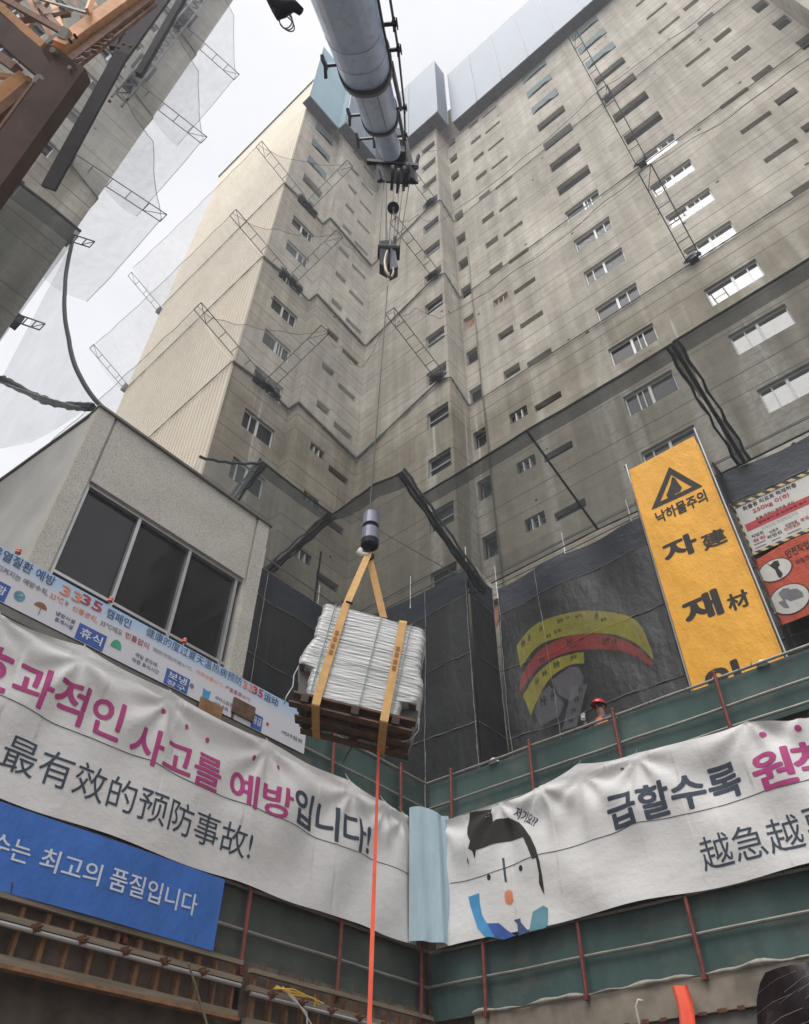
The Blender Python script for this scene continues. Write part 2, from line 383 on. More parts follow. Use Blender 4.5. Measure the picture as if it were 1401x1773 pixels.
M['refl_yellow'] = netmat('yellow painted reflection', (.55, .50, .06), .24, .50, 3, .0)  # translucent colours that paint in a reflection of the cab window
M['refl_red'] = netmat('red painted reflection', (.50, .06, .045), .26, .52, 3, .0)
M['refl_grey'] = netmat('grey painted reflection', (.26, .25, .28), .18, .38, 3, .0)
M['refl_marks'] = netmat('reflected black marks', (.04, .045, .035), .30, .55, 3, .0)
M['maroon'] = plain('dark maroon reflection', (.022, .012, .014), .22, var=.5, scale=4, bump=.6)  # dark tone of a window reflection, put on an added bundle
M['lamp_red'] = plain('red plastic lamp', (.70, .15, .12), .4)
M['white_cap'] = plain('white plastic cap', (.72, .72, .70), .4)
M['white_hose'] = plain('white hose', (.6, .56, .5), .6)

# ------------------------------------------------------------------ lettering (Blender's own font), cut so that it follows cloth
def glyphs(body, bold=0.0):
    cu = bpy.data.curves.new('lettering', 'FONT'); cu.body = body; cu.size = 1.0; cu.offset = bold; cu.resolution_u = 3
    ob = bpy.data.objects.new('lettering', cu); C.objects.link(ob)
    dg = bpy.context.evaluated_depsgraph_get(); dg.update()
    me = ob.evaluated_get(dg).to_mesh()
    vs_ = [v.co.copy() for v in me.vertices]; fs = [tuple(p.vertices) for p in me.polygons]
    ob.evaluated_get(dg).to_mesh_clear(); C.objects.unlink(ob); bpy.data.objects.remove(ob); bpy.data.curves.remove(cu)
    return vs_, fs
GC = {}
def glyph(body, bold):
    if (body, bold) not in GC: GC[(body, bold)] = glyphs(body, bold)
    return GC[(body, bold)]
for bdy, bo in (('효', .03), ('과적인', .03), ('사고를', .03), ('예방', .03), ('입니다!', .03), ('最有效的预防事故!', .0), ('수는', .012), ('최고의', .012), ('품질입니다', .012),
                ('급할수록', .03), ('원', .03), ('칙을', .03), ('越急越', .0), ('要', .0), ('저기요??', .02), ('온열질환 예방', .012), ('33', .03), ('35', .03), ('캠페인', .012),
                ('健康的度过夏天温热病预防', .0), ('运动', .008), ('지켜지는 예방수칙,', .01), ('33℃', .01), ('는', .01), ('신중관리,', .01), ('35℃에도', .01), ('빈틈없이', .01),
                ('预防守则开始31℃,', .0), ('非常慎重33℃,', .0), ('严重重要35℃', .0), ('바람', .02), ('휴식', .02), ('보냉', .02), ('장구', .02), ('응급', .02), ('냉방시설', .01), ('휴게시설', .01),
                ('매일 온도에', .01), ('따른 휴식시간', .01), ('아이스조끼', .01), ('냉각 조끼', .01), ('119신고 후 응급 처치', .01),
                ('낙하물주의', .03), ('자', .045), ('재', .045), ('인', .045), ('建', .03), ('材', .03), ('화물용 리프트 적재하중', .02), ('250kg 이하', .02),
                ('화물 적재시 편하중 금지', .01), ('탑승금지 및 안전수칙 준수', .01), ('자재인양 안전작업수칙', .015), ('작업전', .01), ('점검', .01), ('신호수', .01), ('안전벨트', .01), ('안전작업', .01)):
    glyph(bdy, 0.0)

def on_surface(verts, faces, surf, step, off, m=0, mb=None):
    bm = bmesh.new(); vv = [bm.verts.new((p[0], p[1], 0)) for p in verts]
    for f in faces:
        try: bm.faces.new([vv[i] for i in f])
        except ValueError: pass
    bmesh.ops.triangulate(bm, faces=bm.faces[:])
    xs = [p[0] for p in verts]; ys = [p[1] for p in verts]
    for lo, hi, ax in ((min(xs), max(xs), 0), (min(ys), max(ys), 1)):
        k = math.floor(lo / step) * step + step
        while k < hi:
            co = [0, 0, 0]; co[ax] = k; no = [0, 0, 0]; no[ax] = 1
            bmesh.ops.bisect_plane(bm, geom=bm.verts[:] + bm.edges[:] + bm.faces[:], plane_co=co, plane_no=no, dist=1e-5)
            k += step
    mb = mb or MB(); b = len(mb.v); bm.verts.index_update()
    for v in bm.verts: mb.v.append(Vector(surf(v.co.x, v.co.y, off)))
    for f in bm.faces: mb.f.append(tuple(b + v.index for v in f.verts)); mb.mi.append(m)
    bm.free(); return mb
def clipped_cloth(outline, surf, step):
    mb = on_surface(outline, [tuple(range(len(outline)))], surf, step, 0.0); mb.smooth = True; return mb
def lettering(parent, surf, body, bold, u0, u1, v0, v1, mat, step=.12, off=.012, rot=0.0, slant=0.0):
    gv, gf = glyph(body, 0.0)
    x0, x1 = min(p.x for p in gv), max(p.x for p in gv); y0, y1 = min(p.y for p in gv), max(p.y for p in gv)
    P = []; em = (u1 - u0) / (x1 - x0); ev_ = (v1 - v0) / (y1 - y0)
    for p in gv:
        a = u0 + (p.x - x0) / (x1 - x0) * (u1 - u0); b = v0 + (p.y - y0) / (y1 - y0) * (v1 - v0)
        a += slant * (b - v0)
        if rot:
            cu, cv = (u0 + u1) / 2, (v0 + v1) / 2; c_, s_ = math.cos(rot), math.sin(rot)
            a, b = cu + (a - cu) * c_ - (b - cv) * s_, cv + (a - cu) * s_ + (b - cv) * c_
        P.append((a, b))
    mb = None
    for i, (a, b) in enumerate(((0, 0), (1, .0), (-1, .0), (0, 1), (0, -1), (.7, .7), (-.7, -.7), (.7, -.7), (-.7, .7))):
        if i and bold < .005: break
        mb = on_surface([(p[0] + a * bold * em, p[1] + b * bold * ev_ * .8) for p in P], gf, surf, step, off + .0003 * i, mb=mb)
    return part('lettering', mb, mat, parent)
def shape(parent, surf, uv, mat, name, step=.12, off=.010):
    return part(name, on_surface(uv, [tuple(range(len(uv)))], surf, step, off), mat, parent)

# ================================================================== SETTING: ground
g = MB()
g.poly([(-150, -150, -3), (150, -150, -3), (150, 150, -3), (-150, 150, -3)])
solo('pit_floor', g, M['ground'], kind='structure')
g = MB()
g.box((-150, -150, -2.9), (-9.6, 150, 5.6)); g.box((-9.598, 11.7, -2.9), (150, 150, 5.598))
solo('ground', g, M['ground'], kind='structure')

# ================================================================== APARTMENT TOWER
YR, YB, XL, XG, YG = 16.3, 15.08, -15.85, -16.45, 8.63     # right facade, bay front, left facade, recessed left facade, gable
XBAY, YRET, XE = -10.7, 11.6, 6.68
PITCH, ZTOP, ZBOT = 2.8, 59.6, 5.6
tower = thing('apartment_tower', 'L-shaped bare concrete apartment tower with a cream gable, filling middle and right', 'apartment tower', (-12, 18, ZBOT))

def wall(mb, ax, c, u0, u1, z0, z1, holes, depth=.22, sgn=1):
    """ax 'Y': plane y=c seen from -y; ax 'X': plane x=c seen from +x (sgn 1) or -x (sgn -1)"""
    P = (lambda u, z, d=0: (u, c + d, z)) if ax == 'Y' else (lambda u, z, d=0: (c - d * sgn, u, z))
    us = sorted({u0, u1} | {h[0] for h in holes} | {h[1] for h in holes}); zs = sorted({z0, z1} | {h[2] for h in holes} | {h[3] for h in holes})
    us = [u for u in us if u0 <= u <= u1]; zs = [z for z in zs if z0 <= z <= z1]
    hs = {}
    for h in holes: hs.setdefault((h[2], h[3]), []).append(h)
    for j in range(len(zs) - 1):
        zm = (zs[j] + zs[j + 1]) / 2
        row = [h for h in holes if h[2] < zm < h[3]]
        ru = sorted({u0, u1} | {h[0] for h in row} | {h[1] for h in row})
        for i in range(len(ru) - 1):
            um = (ru[i] + ru[i + 1]) / 2
            if any(h[0] < um < h[1] for h in row): continue
            mb.poly([P(ru[i], zs[j]), P(ru[i + 1], zs[j]), P(ru[i + 1], zs[j + 1]), P(ru[i], zs[j + 1])])
    for a, b, s, t_ in [h[:4] for h in holes]:
        mb.poly([P(a, s), P(b, s), P(b, s, depth), P(a, s, depth)]); mb.poly([P(a, t_, depth), P(b, t_, depth), P(b, t_), P(a, t_)])
        mb.poly([P(a, s), P(a, s, depth), P(a, t_, depth), P(a, t_)]); mb.poly([P(b, s, depth), P(b, s), P(b, t_), P(b, t_, depth)])

WIN = []      # (axis, plane, u0, u1, z0, z1, kind, pane material)
def addcol(lst, ax, c, u0, u1, dz, h, kind, k0, k1, pick=lambda k: 'glass'):
    for k in range(k0, k1 + 1):
        z = 22.2 + PITCH * k + dz
        wdw = (u0, u1, z, z + h); lst.append(wdw)
        p = project((u0, c, z) if ax == 'Y' else (c, u0, z)); p2 = project((u1, c, z + h) if ax == 'Y' else (c, u1, z + h))
        if max(p[0], p2[0]) < -30 or min(p[0], p2[0]) > W0 + 30 or max(p[1], p2[1]) < -30: pass
        else: WIN.append((ax, c, u0, u1, z, z + h, kind, pick(k)))
top3 = lambda other: (lambda k: 'teal_cloth' if k >= 9 else other(k) if callable(other) else other)
openk = lambda k0: (lambda k: 'interior' if k >= k0 else 'glass')
hR, hB, hL, hG = [], [], [], []
addcol(hR, 'Y', YR, -10.6, -10.0, 0, 1.05, 'narrow', -3, 11, lambda k: 'plywood' if k in (-3, 3) else 'interior')
addcol(hR, 'Y', YR, -8.88, -8.1, .25, .58, 'small', -3, 11, lambda k: 'plywood' if k == 3 else 'interior')
addcol(hR, 'Y', YR, -7.78, -6.65, .07, .38, 'slot', -3, 11, lambda k: 'interior')
addcol(hR, 'Y', YR, -4.57, -2.84, 0, 1.06, 'wide', -3, 11, top3(openk(5)))
addcol(hR, 'Y', YR, -.93, .83, 0, 1.06, 'wide', -3, 11, top3(lambda k: 'glass_sky' if k < 5 else 'interior'))
addcol(hR, 'Y', YR, 2.74, 3.9, .07, .38, 'slot', -3, 11, lambda k: 'interior')
addcol(hR, 'Y', YR, 4.21, 4.97, .27, .58, 'small', -3, 11, lambda k: 'interior')
addcol(hR, 'Y', YR, 6.06, 6.62, 0, 1.05, 'narrow', -3, 11, lambda k: 'interior')
addcol(hB, 'Y', YB, -11.92, -10.85, 1.15, 1.0, 'bay', -4, 10)
addcol(hL, 'X', XL, 12.5, 13.28, .63, .5, 'small', -4, 11, lambda k: 'interior')
addcol(hL, 'X', XL, 13.58, 14.7, .29, .38, 'slot', -4, 11, lambda k: 'interior')
addcol(hG, 'X', XG, 9.6, 11.13, -.1, 1.08, 'wide', -4, 11, top3(openk(7)))
wm = MB()
wall(wm, 'Y', YR, XBAY, XE, ZBOT, ZTOP, hR)
wall(wm, 'Y', YB, XL, XBAY, ZBOT, ZTOP, hB)
wall(wm, 'X', XL, YRET, YB, ZBOT, ZTOP, hL)
wall(wm, 'X', XG, YG, YRET, ZBOT, ZTOP, hG)
wall(wm, 'X', XBAY, YB, YR, ZBOT, ZTOP, [])
wall(wm, 'Y', YRET, XG, XL, ZBOT, ZTOP, [])
wall(wm, 'X', XE, YB, YR, ZBOT, ZTOP, [], sgn=-1)
hE = []; addcol(hE, 'Y', YB, 6.85, 7.9, 1.15, 1.0, 'bay', -4, 10)
wall(wm, 'Y', YB, XE, 11.8, ZBOT, ZTOP, hE)
wall(wm, 'X', 11.8, YB, 29, ZBOT, ZTOP, [])
wm.poly([(-26.9, 29, ZBOT), (11.8, 29, ZBOT), (11.8, 29, ZTOP), (-26.9, 29, ZTOP)])
wm.poly([(-26.9, YG, ZBOT), (-26.9, 29, ZBOT), (-26.9, 29, ZTOP), (-26.9, YG, ZTOP)])
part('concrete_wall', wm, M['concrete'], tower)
inner = MB()
inner.poly([(XBAY - 4, YR + 1.6, ZBOT), (11, YR + 1.6, ZBOT), (11, YR + 1.6, ZTOP), (XBAY - 4, YR + 1.6, ZTOP)])
part('inner_wall', inner, M['interior'], tower)
rf = MB(); rf.box((-26.9, YG + .05, ZTOP), (XG, 29, ZTOP + .25)); rf.box((XG, YRET, ZTOP), (XL, 29, ZTOP + .25)); rf.box((XL, YB, ZTOP), (XBAY, 29, ZTOP + .25)); rf.box((XBAY, YR, ZTOP), (11.8, 29, ZTOP + .25))
part('roof', rf, M['pit_wall'], tower)
# corrugated cream gable
cl = MB(); n = 42; x0, x1 = -26.9, XG - .02; prof = []
for i in range(n):
    a = x0 + (x1 - x0) * i / n; d = (x1 - x0) / n
    prof += [(a, 0), (a + d * .46, -.02), (a + d * .80, 0), (a + d * .82, .11), (a + d * .96, .11)]
prof.append((x1, 0))
for (a, d0), (b, d1) in zip(prof, prof[1:]):
    cl.poly([(a, YG - .06 + d0, ZBOT), (b, YG - .06 + d1, ZBOT), (b, YG - .06 + d1, 60.0), (a, YG - .06 + d0, 60.0)])
part('gable_cladding', cl, M['cladding'], tower)
cp = MB(); cp.box((-27.0, YG - .16, 60.0), (XG, YG + .3, 60.22)); part('parapet_cap', cp, M['coping'], tower)

def window_parts(wd, parent, as_part=True, fr=None, pn=None):
    ax, c, a, b, s, t_, kind, pane = wd
    D = .36 if wd[7] == 'interior' else .16  # open windows: a dark sheet painted as room shade, no glass
    P = (lambda u, z, d: (u, c + d, z)) if ax == 'Y' else (lambda u, z, d: (c - d, u, z))
    fr = fr or MB(); pn = pn or MB()
    def bar(u0, u1, z0, z1, d0=D - .05, d1=D + .03):
        p, q = P(u0, z0, d0), P(u1, z1, d1)
        fr.box(tuple(map(min, p, q)), tuple(map(max, p, q)))
    e = .045; wd_ = b - a
    if pane == 'teal_cloth':
        k0 = len(pn.v)
        pn.grid(8, 4, lambda u, v: P(a + wd_ * u, s + (t_ - s) * (1 - (1 - v) * (1 - .35 * math.sin(3 * u + s) ** 2 * (v < .1))), -.03 - .05 * math.sin(7 * u + s) ** 2 * (1 - v)))
        bar(a, b, t_ - .03, t_ + .0, .0, .04)
    else:
        pn.poly([P(a, s, D), P(b, s, D), P(b, t_, D), P(a, t_, D)])
        if pane == 'interior' and kind == 'wide':
            for q0 in (.04, .52): 
                if random.random() < .5: bar(a + wd_ * q0, a + wd_ * (q0 + random.uniform(.2, .44)), s + e, s + (t_ - s) * random.uniform(.38, .58), D - .03, D + .02)
            if not as_part: return fr, pn
            f = part('window', fr, M['frame'], parent); part('pane', pn, M[pane], f); return
        if pane == 'interior' and kind in ('slot', 'narrow', 'small') and s > 24:
            bar(a, b, s, s + .03)
            if kind == 'small' and random.random() < .4: bar(a + wd_ * .3, a + wd_ * .36, s, s + .3)
            if not as_part: return fr, pn
            f = part('window', fr, M['frame_grey'], parent); part('pane', pn, M[pane], f); return
        bar(a, b, t_ - e, t_); bar(a, b, s, s + e); bar(a, a + e, s + e, t_ - e); bar(b - e, b, s + e, t_ - e)
        if kind == 'wide':
            m_ = a + wd_ * (.5 + .06 * random.uniform(-1, 1)); bar(m_ - .045, m_ + .045, s + e, t_ - e, D - .07, D + .03)
            q = a + wd_ * random.choice((.2, .25, .74, .8)); bar(q - .02, q + .02, s + e, t_ - e)
            if random.random() < .5: q = a + wd_ * random.choice((.36, .63)); bar(q - .015, q + .015, s + e, t_ - e)
        elif kind == 'small':
            for q in (.33, .66): bar(a + wd_ * q - .02, a + wd_ * q + .02, s + e, t_ - e, .05, D)
        elif kind == 'bay': bar(a, b, s + (t_ - s) * .42, s + (t_ - s) * .42 + .06, D - .06, D + .03)
        elif kind == 'slot': bar(a + wd_ * .55, a + wd_ * .55 + .04, s + e, t_ - e)
        elif kind == 'narrow': fr.beam(P(a + e, s + e, D - .02), P(b - e, t_ - .25, D - .02), .02, .02)
    if not as_part: return fr, pn
    f = part('window', fr, M['frame'] if kind in ('wide', 'small') else M['frame_grey'], parent)
    part('pane', pn, M[pane], f)
WIN.sort(key=lambda w_: -((w_[3] - w_[2]) * (w_[5] - w_[4])) / (w_[4] ** 2))
for wd in WIN[:99]: window_parts(wd, tower)
rest = MB(); mi = {'glass': 1, 'glass_sky': 2, 'teal_cloth': 3, 'plywood': 4, 'interior': 5}
for wd in WIN[99:]:
    f_, p_ = window_parts(wd, tower, False)
    for mbx, mm in ((f_, 0), (p_, mi[wd[7]])):
        b_ = len(rest.v); rest.v += mbx.v
        for f in mbx.f: rest.f.append(tuple(b_ + i for i in f)); rest.mi.append(mm)
part('window', rest, [M['frame_grey'], M['glass'], M['glass_sky'], M['teal_cloth'], M['plywood'], M['interior']], tower, 'upper windows, small and far away', stuff=True)
ex = MB()
for a, b, z in ((-3.9, -2.6, 0), ):
    pass
# down pipe and cables on the facade, left of the bay
cbl = MB()
for x in (-9.95, -9.9): cbl.tube([(x + .02 * math.sin(z * .9), YR - .05, z) for z in range(14, 40, 2)], .008, 5)
part('hanging_cable', cbl, M['cable'], tower)

# ================================================================== PROTECTIVE SCREENS ROUND THE TOP
ZS0, ZS1 = 54.3, 64.8
def screen(name, label, segs, mat, z1, deck, seam_gap=2.1):
    """segs: list of ((x,y),(x,y)) seen faces; deck: polygons of the platform underneath"""
    p0 = segs[0][0]; t_ = thing(name, label, 'protective screen', (p0[0], p0[1], ZS0), 'perimeter screens around the tower top')
    pm, sm, rail = MB(), MB(), MB()
    for (a, b) in segs:
        a, b = Vector((*a, 0)), Vector((*b, 0)); L_ = (b - a).length; d = (b - a) / L_; nn = Vector((d.y, -d.x, 0))
        k = max(1, round(L_ / seam_gap))
        for i in range(k):
            p, q = a + d * (L_ * i / k + .02), a + d * (L_ * (i + 1) / k - .02)
            pm.hexa([p + Vector((0, 0, ZS0)), q + Vector((0, 0, ZS0)), q - nn * .06 + Vector((0, 0, ZS0)), p - nn * .06 + Vector((0, 0, ZS0)),
                     p + Vector((0, 0, z1)), q + Vector((0, 0, z1)), q - nn * .06 + Vector((0, 0, z1)), p - nn * .06 + Vector((0, 0, z1))])
        for i in range(k + 1):
            p = a + d * (L_ * i / k) + nn * .02
            sm.beam(p + Vector((0, 0, ZS0 + .1)), p + Vector((0, 0, z1 - .1)), .05, .03, d)
        for z in (ZS0 + 3.4, ZS0 + 6.9):
            pass
    part('panel', pm, mat, t_); part('seam', sm, M['screen_seam'], t_)
    dk = MB()
    for poly in deck:
        x0, x1 = min(p[0] for p in poly), max(p[0] for p in poly); y0, y1 = min(p[1] for p in poly), max(p[1] for p in poly)
        dk.box((x0, y0, ZS0 - .02), (x1, y1, ZS0 + .16))
        long_x = (x1 - x0) > (y1 - y0); n_ = int(max(x1 - x0, y1 - y0) / 1.3)
        for i in range(n_ + 1):
            f = (i + .5) / (n_ + 1)
            if long_x: dk.box((x0 + (x1 - x0) * f - .04, y0 + .05, ZS0 - .16), (x0 + (x1 - x0) * f + .04, y1 - .02, ZS0 - .022))
            else: dk.box((x0 + .05, y0 + (y1 - y0) * f - .04, ZS0 - .16), (x1 - .05, y0 + (y1 - y0) * f + .04, ZS0 - .022))
    part('platform', dk, M['deck'], t_)
    return t_
screen('protective_screen', 'long blue grey screen along the top of the right facade', [((-9.62, 15.55), (12.6, 15.55))], M['screen'], 64.7, [[(-9.6, 15.6), (12.6, YR - .02)]])
screen('protective_screen', 'blue grey screen with a corner, between the long screen and the crane boom', [((-15.0, 14.33), (-9.95, 14.33)), ((-9.95, 14.33), (-9.95, 15.5))], M['screen'], 65.6,
       [[(-14.9, 14.40), (-10.0, YB - .02)], [(-10.66, YB), (-10.0, 15.5)]])
screen('protective_screen', 'grey screen partly hidden behind the boom, above the left facade', [((-15.05, 10.95), (-15.05, 14.3))], M['screen'], 65.2, [[(XL + .02, 10.98), (-15.12, 14.3)]])
screen('protective_screen', 'teal green screen at the left corner of the tower top', [((-15.7, 8.15), (-15.7, 10.88)), ((-15.7, 10.88), (-15.12, 10.88))], M['screen_teal'], 65.4, [[(XG + .02, 8.2), (-15.78, 10.85)]])

# ================================================================== OUTRIGGERS AND SAFETY NETS OF THE TOWER
def arm(base, tip, label, grp, wdt=.46, side=None, r=.022):
    base, tip = Vector(base), Vector(tip); d = (tip - base); L_ = d.length; d.normalize()
    s = Vector(side) if side else d.cross(Vector((0, 0, 1))).normalized()
    mb = MB(); a = s * (wdt / 2)
    for sg in (-1, 1): mb.tube([base + a * sg, tip + a * sg], r, 6)
    k = max(3, round(L_ / .72))
    for i in range(k + 1):
        p = base + d * (L_ * i / k); mb.tube([p - a, p + a], r * .8, 5)
    mb.tube([tip - d * (L_ / k) - a, tip + a], r * .6, 5)
    t_ = thing('net_outrigger', label, 'outrigger', tuple(base), grp)
    part('ladder_frame', mb, M['arm'], t_)
    br = MB(); br.box(tuple(base - Vector((.16, .16, .28))), tuple(base + Vector((.16, .16, .05)))); part('wall_bracket', br, M['dark_steel'], t_)
    return t_
TG = 'net outriggers on the apartment tower'
tiers = [(25.2, 26.6), (33.8, 34.9), (42.2, 43.4)]
lvl = ['lowest', 'middle', 'highest']
for i, (zb, zt) in enumerate(tiers):
    arm((XG + .12, 9.75, zb), (XG + .12, 6.4, zt - .3), 'ladder outrigger pointing left past the cream gable corner, %s of three' % lvl[i], TG, side=(1, 0, 0))
    arm((XG + .12, 10.35, zb + .2), (XG + 3.2, 10.35, zt - .3), 'ladder outrigger on the left facade pointing right, %s of three' % lvl[i], TG, side=(0, 1, 0))
    arm((-11.15, YB - .1, zb + 1.05), (-11.15, 11.8, zt + .65), 'ladder outrigger on the bay beside the crane hook, %s of three' % lvl[i], TG, side=(1, 0, 0))
    arm((-.75, YR - .1, zb), (-.6, 12.85, zt - .35), 'long ladder outrigger over the right window column, %s of three' % lvl[i], TG, side=(1, 0, 0))
for i, (zb, zt) in enumerate(((32.6, 33.6), (40.3, 41.2))):
    arm((-26.95, YG - .1, zb), (-26.95, 6.1, zt), 'thin ladder outrigger at the far left end of the cream gable, %s of two' % ('lower', 'upper')[i], TG, side=(1, 0, 0), wdt=.36, r=.018)

def rope(pts, r=.03, n=6, sag=0.0, segs=10, wob=0.0):
    mb = MB(); out = []
    for a, b in zip(pts, pts[1:]):
        a, b = Vector(a), Vector(b)
        for i in range(segs):
            f = i / segs; p = a.lerp(b, f); p.z -= sag * 4 * f * (1 - f)
            if wob: p += Vector((random.uniform(-wob, wob), random.uniform(-wob, wob), random.uniform(-wob, wob)))
            out.append(p)
    out.append(Vector(pts[-1])); mb.tube(out, r, n); return mb
def net(label, lower, upper, mat, grp, nu=30, nv=6, sag=.35, wave=.10, loc=None, edge=.011, base_r=.018, lumps=(), smooth=False):
    """lower/upper: polylines (points at parameter 0..1); a sheet hung between them, with its edge ropes"""
    def samp(pl, f):
        n_ = len(pl) - 1; i = min(int(f * n_), n_ - 1); q = f * n_ - i
        if not smooth: return Vector(pl[i]).lerp(Vector(pl[i + 1]), q)
        p0, p1, p2, p3 = [Vector(pl[min(max(i + k, 0), n_)]) for k in (-1, 0, 1, 2)]
        return .5 * ((2 * p1) + (p2 - p0) * q + (2 * p0 - 5 * p1 + 4 * p2 - p3) * q * q + (3 * p1 - p0 - 3 * p2 + p3) * q ** 3)
    ph = random.uniform(0, 9)
    def fn(u, v):
        p = samp(lower, u).lerp(samp(upper, u), v)
        k = math.sin(math.pi * v)
        loc_u = (u * (len(upper) - 1)) % 1.0
        sg = 4 * loc_u * (1 - loc_u)
        p.z -= sag * (k * .7) + wave * v * sg * 3.0
        p.z += wave * (math.sin(u * 31 + ph) * .45 + math.sin(u * 57 + ph * 2) * .3) * v
        p.z += wave * .5 * math.sin(u * 19 + v * 5 + ph) * k
        return p
    t_ = thing('safety_net', label, 'safety net', tuple(Vector(lower[0])), grp)
    mb = MB(); mb.smooth = True; mb.grid(nu, nv, fn); part('mesh_sheet', mb, mat, t_)
    er = MB(); er.tube([fn(i / nu, 1.0) for i in range(nu + 1)], edge, 5)
    dark = mat.name.startswith('dark'); part('edge_rope', er, M['rope'] if dark or edge > .03 else M['rope_pale'], t_)
    if dark and edge > .03:
        eb = MB(); eb.smooth = True; eb.grid(nu, 2, lambda u, v: fn(u, .90 + .10 * v) + Vector((0, 0, -.012 - .03 * (1 - v)))); part('doubled_edge', eb, M['net_edge'], t_)
    if base_r:
        br = MB(); br.tube([fn(i / nu, 0.0) + Vector((0, 0, .02)) for i in range(nu + 1)], [base_r * (1 + .7 * random.random()) for _ in range(nu + 1)], 6)
        part('base_rope', br, M['rope'] if dark or base_r > .05 else M['rope_pale'], t_)
    for (p, s, cnt) in lumps:
        lb = MB(); p = Vector(p); rr = random.Random(cnt + int(p.z)); ks = [(rr.uniform(2, 7), rr.uniform(2, 7), rr.uniform(0, 6)) for _ in range(5)]
        def crum(u, v):
            a, b = 2 * math.pi * u, math.pi * (v - .5); d = 1 + sum(.16 * math.sin(i * a + j * b * 2 + q) for i, j, q in [(round(k[0]), k[1], k[2]) for k in ks])
            return p + Vector((s[0] * d * math.cos(b) * math.cos(a), s[1] * d * math.cos(b) * math.sin(a), s[2] * d * math.sin(b) - .10 * d * d))
        lb.grid(30, 14, crum)
        part('net_bundle', lb, M['net_black'], t_)
    return t_
NG = 'safety nets around the apartment tower'
for i, (zb, zt) in enumerate(tiers):
    w_ = lvl[i]
    net('pale fine net hanging off the cream gable, %s of three' % w_, [(XG + .02, YG - .12, zb - .2), (-26.9, YG - .12, zb - 1.6)],
        [(XG + .12, 6.4, zt - .3), (-26.95, 6.1, zt - 1.5)], M['net'], NG, nu=40, sag=.5, wave=.16)
    net('pale net with bunched base under the big left windows, %s of three' % w_,
        [(XG + .05, YG - .1, zb - .2), (XG + .08, 9.8, zb - .1), (XG + .08, YRET - .08, zb - .35), (XL + .06, YRET - .08, zb - .35), (XL + .06, YB - .1, zb - .8)],
        [(XG + .12, 6.4, zt - .3), (XG + 1.0, 8.2, zt - .3), (XG + 3.2, 10.35, zt - .4), (-13.1, 11.2, zt - .7), (-12.9, 12.2, zt - 1.2)], M['net'], NG, nu=44, sag=.3, wave=.14,
        lumps=[((XG + .18, 9.85, zb + .02), (.10, .20, .10), 26), ((XG + .18, 10.3, zb - .03), (.12, .22, .07), 29), ((XG + .18, 10.75, zb - .05), (.08, .18, .09), 23)], base_r=.045)
    net('pale net below the bay windows beside the inner corner, %s of three' % w_,
        [(XL + .06, YB - .06, zb - .8), (-11.15, YB - .08, zb + .75), (XBAY + .1, YB - .06, zb + .45), (XBAY + .08, YR - .06, zb - .25)],
        [(-12.9, 12.2, zt - 1.2), (-11.15, 11.8, zt + .6), (-10.0, 12.2, zt + .2), (-9.0, 12.9, zt - .5)], M['net_thin'], NG, nu=40, sag=.3, wave=.15,
        lumps=[((-11.2, YB - .25, zb + .95), (.30, .12, .13), 22)], base_r=.035)
    net('pale net strip along the right facade, %s of three' % w_,
        [(XBAY + .08, YR - .06, zb - .25), (-.75, YR - .06, zb - .25), (6.6, YR - .06, zb - .25)],
        [(-9.0, 12.9, zt - .5), (-.6, 12.85, zt - .35), (6.6, 12.9, zt - .4)], M['net_thin'], NG, nu=70, sag=.25, wave=.17, base_r=.02,
        lumps=[((-.75, YR - .18, zb + .02), (.26, .09, .09), 18)])
# the lowest, dark and dense tier
DG = 'dark nets of the lowest tier'
net('dark dense net of the lowest tier, left end, in front of the left facade', [(-16.0, 8.4, 15.6), (-16.2, 11.5, 15.9)], [(-13.0, 8.58, 16.69), (-13.1, 11.6, 16.85)], M['net_dark'], DG, nu=12, sag=.06, wave=.012, edge=.035)
net('dark net of the lowest tier across the inner corner behind the hoisted load', [(-16.2, 11.5, 15.9), (-15.2, 14.3, 14.4), (-11.6, 14.3, 14.4), (-9.3, 14.25, 13.4)],
    [(-13.1, 11.6, 16.85), (-12.1, 11.5, 16.8), (-11.0, 11.3, 16.6), (-9.9, 11.3, 16.35)], M['net_dark'], DG, nu=30, sag=.06, wave=.012, edge=.035)
net('dark net of the lowest tier along the right facade, left of the yellow banner', [(-9.3, 14.6, 13.9), (-6.06, 15.3, 14.6), (-1.87, 15.3, 14.4)],
    [(-9.95, 12.0, 15.85), (-6.06, 11.95, 15.85), (-1.95, 12.3, 16.3)], M['net_dark'], DG, nu=30, sag=.06, wave=.012, edge=.035)
net('dark net of the lowest tier at the right picture edge', [(-1.8, 15.3, 14.4), (4.0, 15.3, 14.4)], [(-1.86, 12.3, 16.35), (4.0, 12.3, 16.5)], M['net_dark'], DG, nu=14, sag=.06, wave=.012, edge=.035)
def pole(a, b, r, label, wrap=False):
    t_ = thing('net_pole', label, 'net pole', tuple(a), 'poles of the lowest net tier')
    p = MB(); p.tube([a, b], r, 8); part('tube', p, M['arm'], t_)
    if wrap:
        a, b = Vector(a), Vector(b); d = b - a; s = d.cross(Vector((0, 0, 1))).normalized()
        q = MB(); q.smooth = True
        q.grid(16, 3, lambda u, v: a + d * u + s * (.28 * (v - .5) * (.6 + .4 * math.sin(u * 9 + v))) + Vector((0, 0, -.22 * math.sin(math.pi * v) - .04 * math.sin(u * 23))))
        part('bunched_net', q, M['net_black'], t_)
        q = MB()
        for sg in (-.5, .5): q.tube([a + d * (i / 12) + s * (.3 * sg + .03 * math.sin(i * 2.1)) for i in range(13)], [.03 + .02 * random.random() for _ in range(13)], 5)
        part('net_cord', q, M['rope'], t_)
    return t_
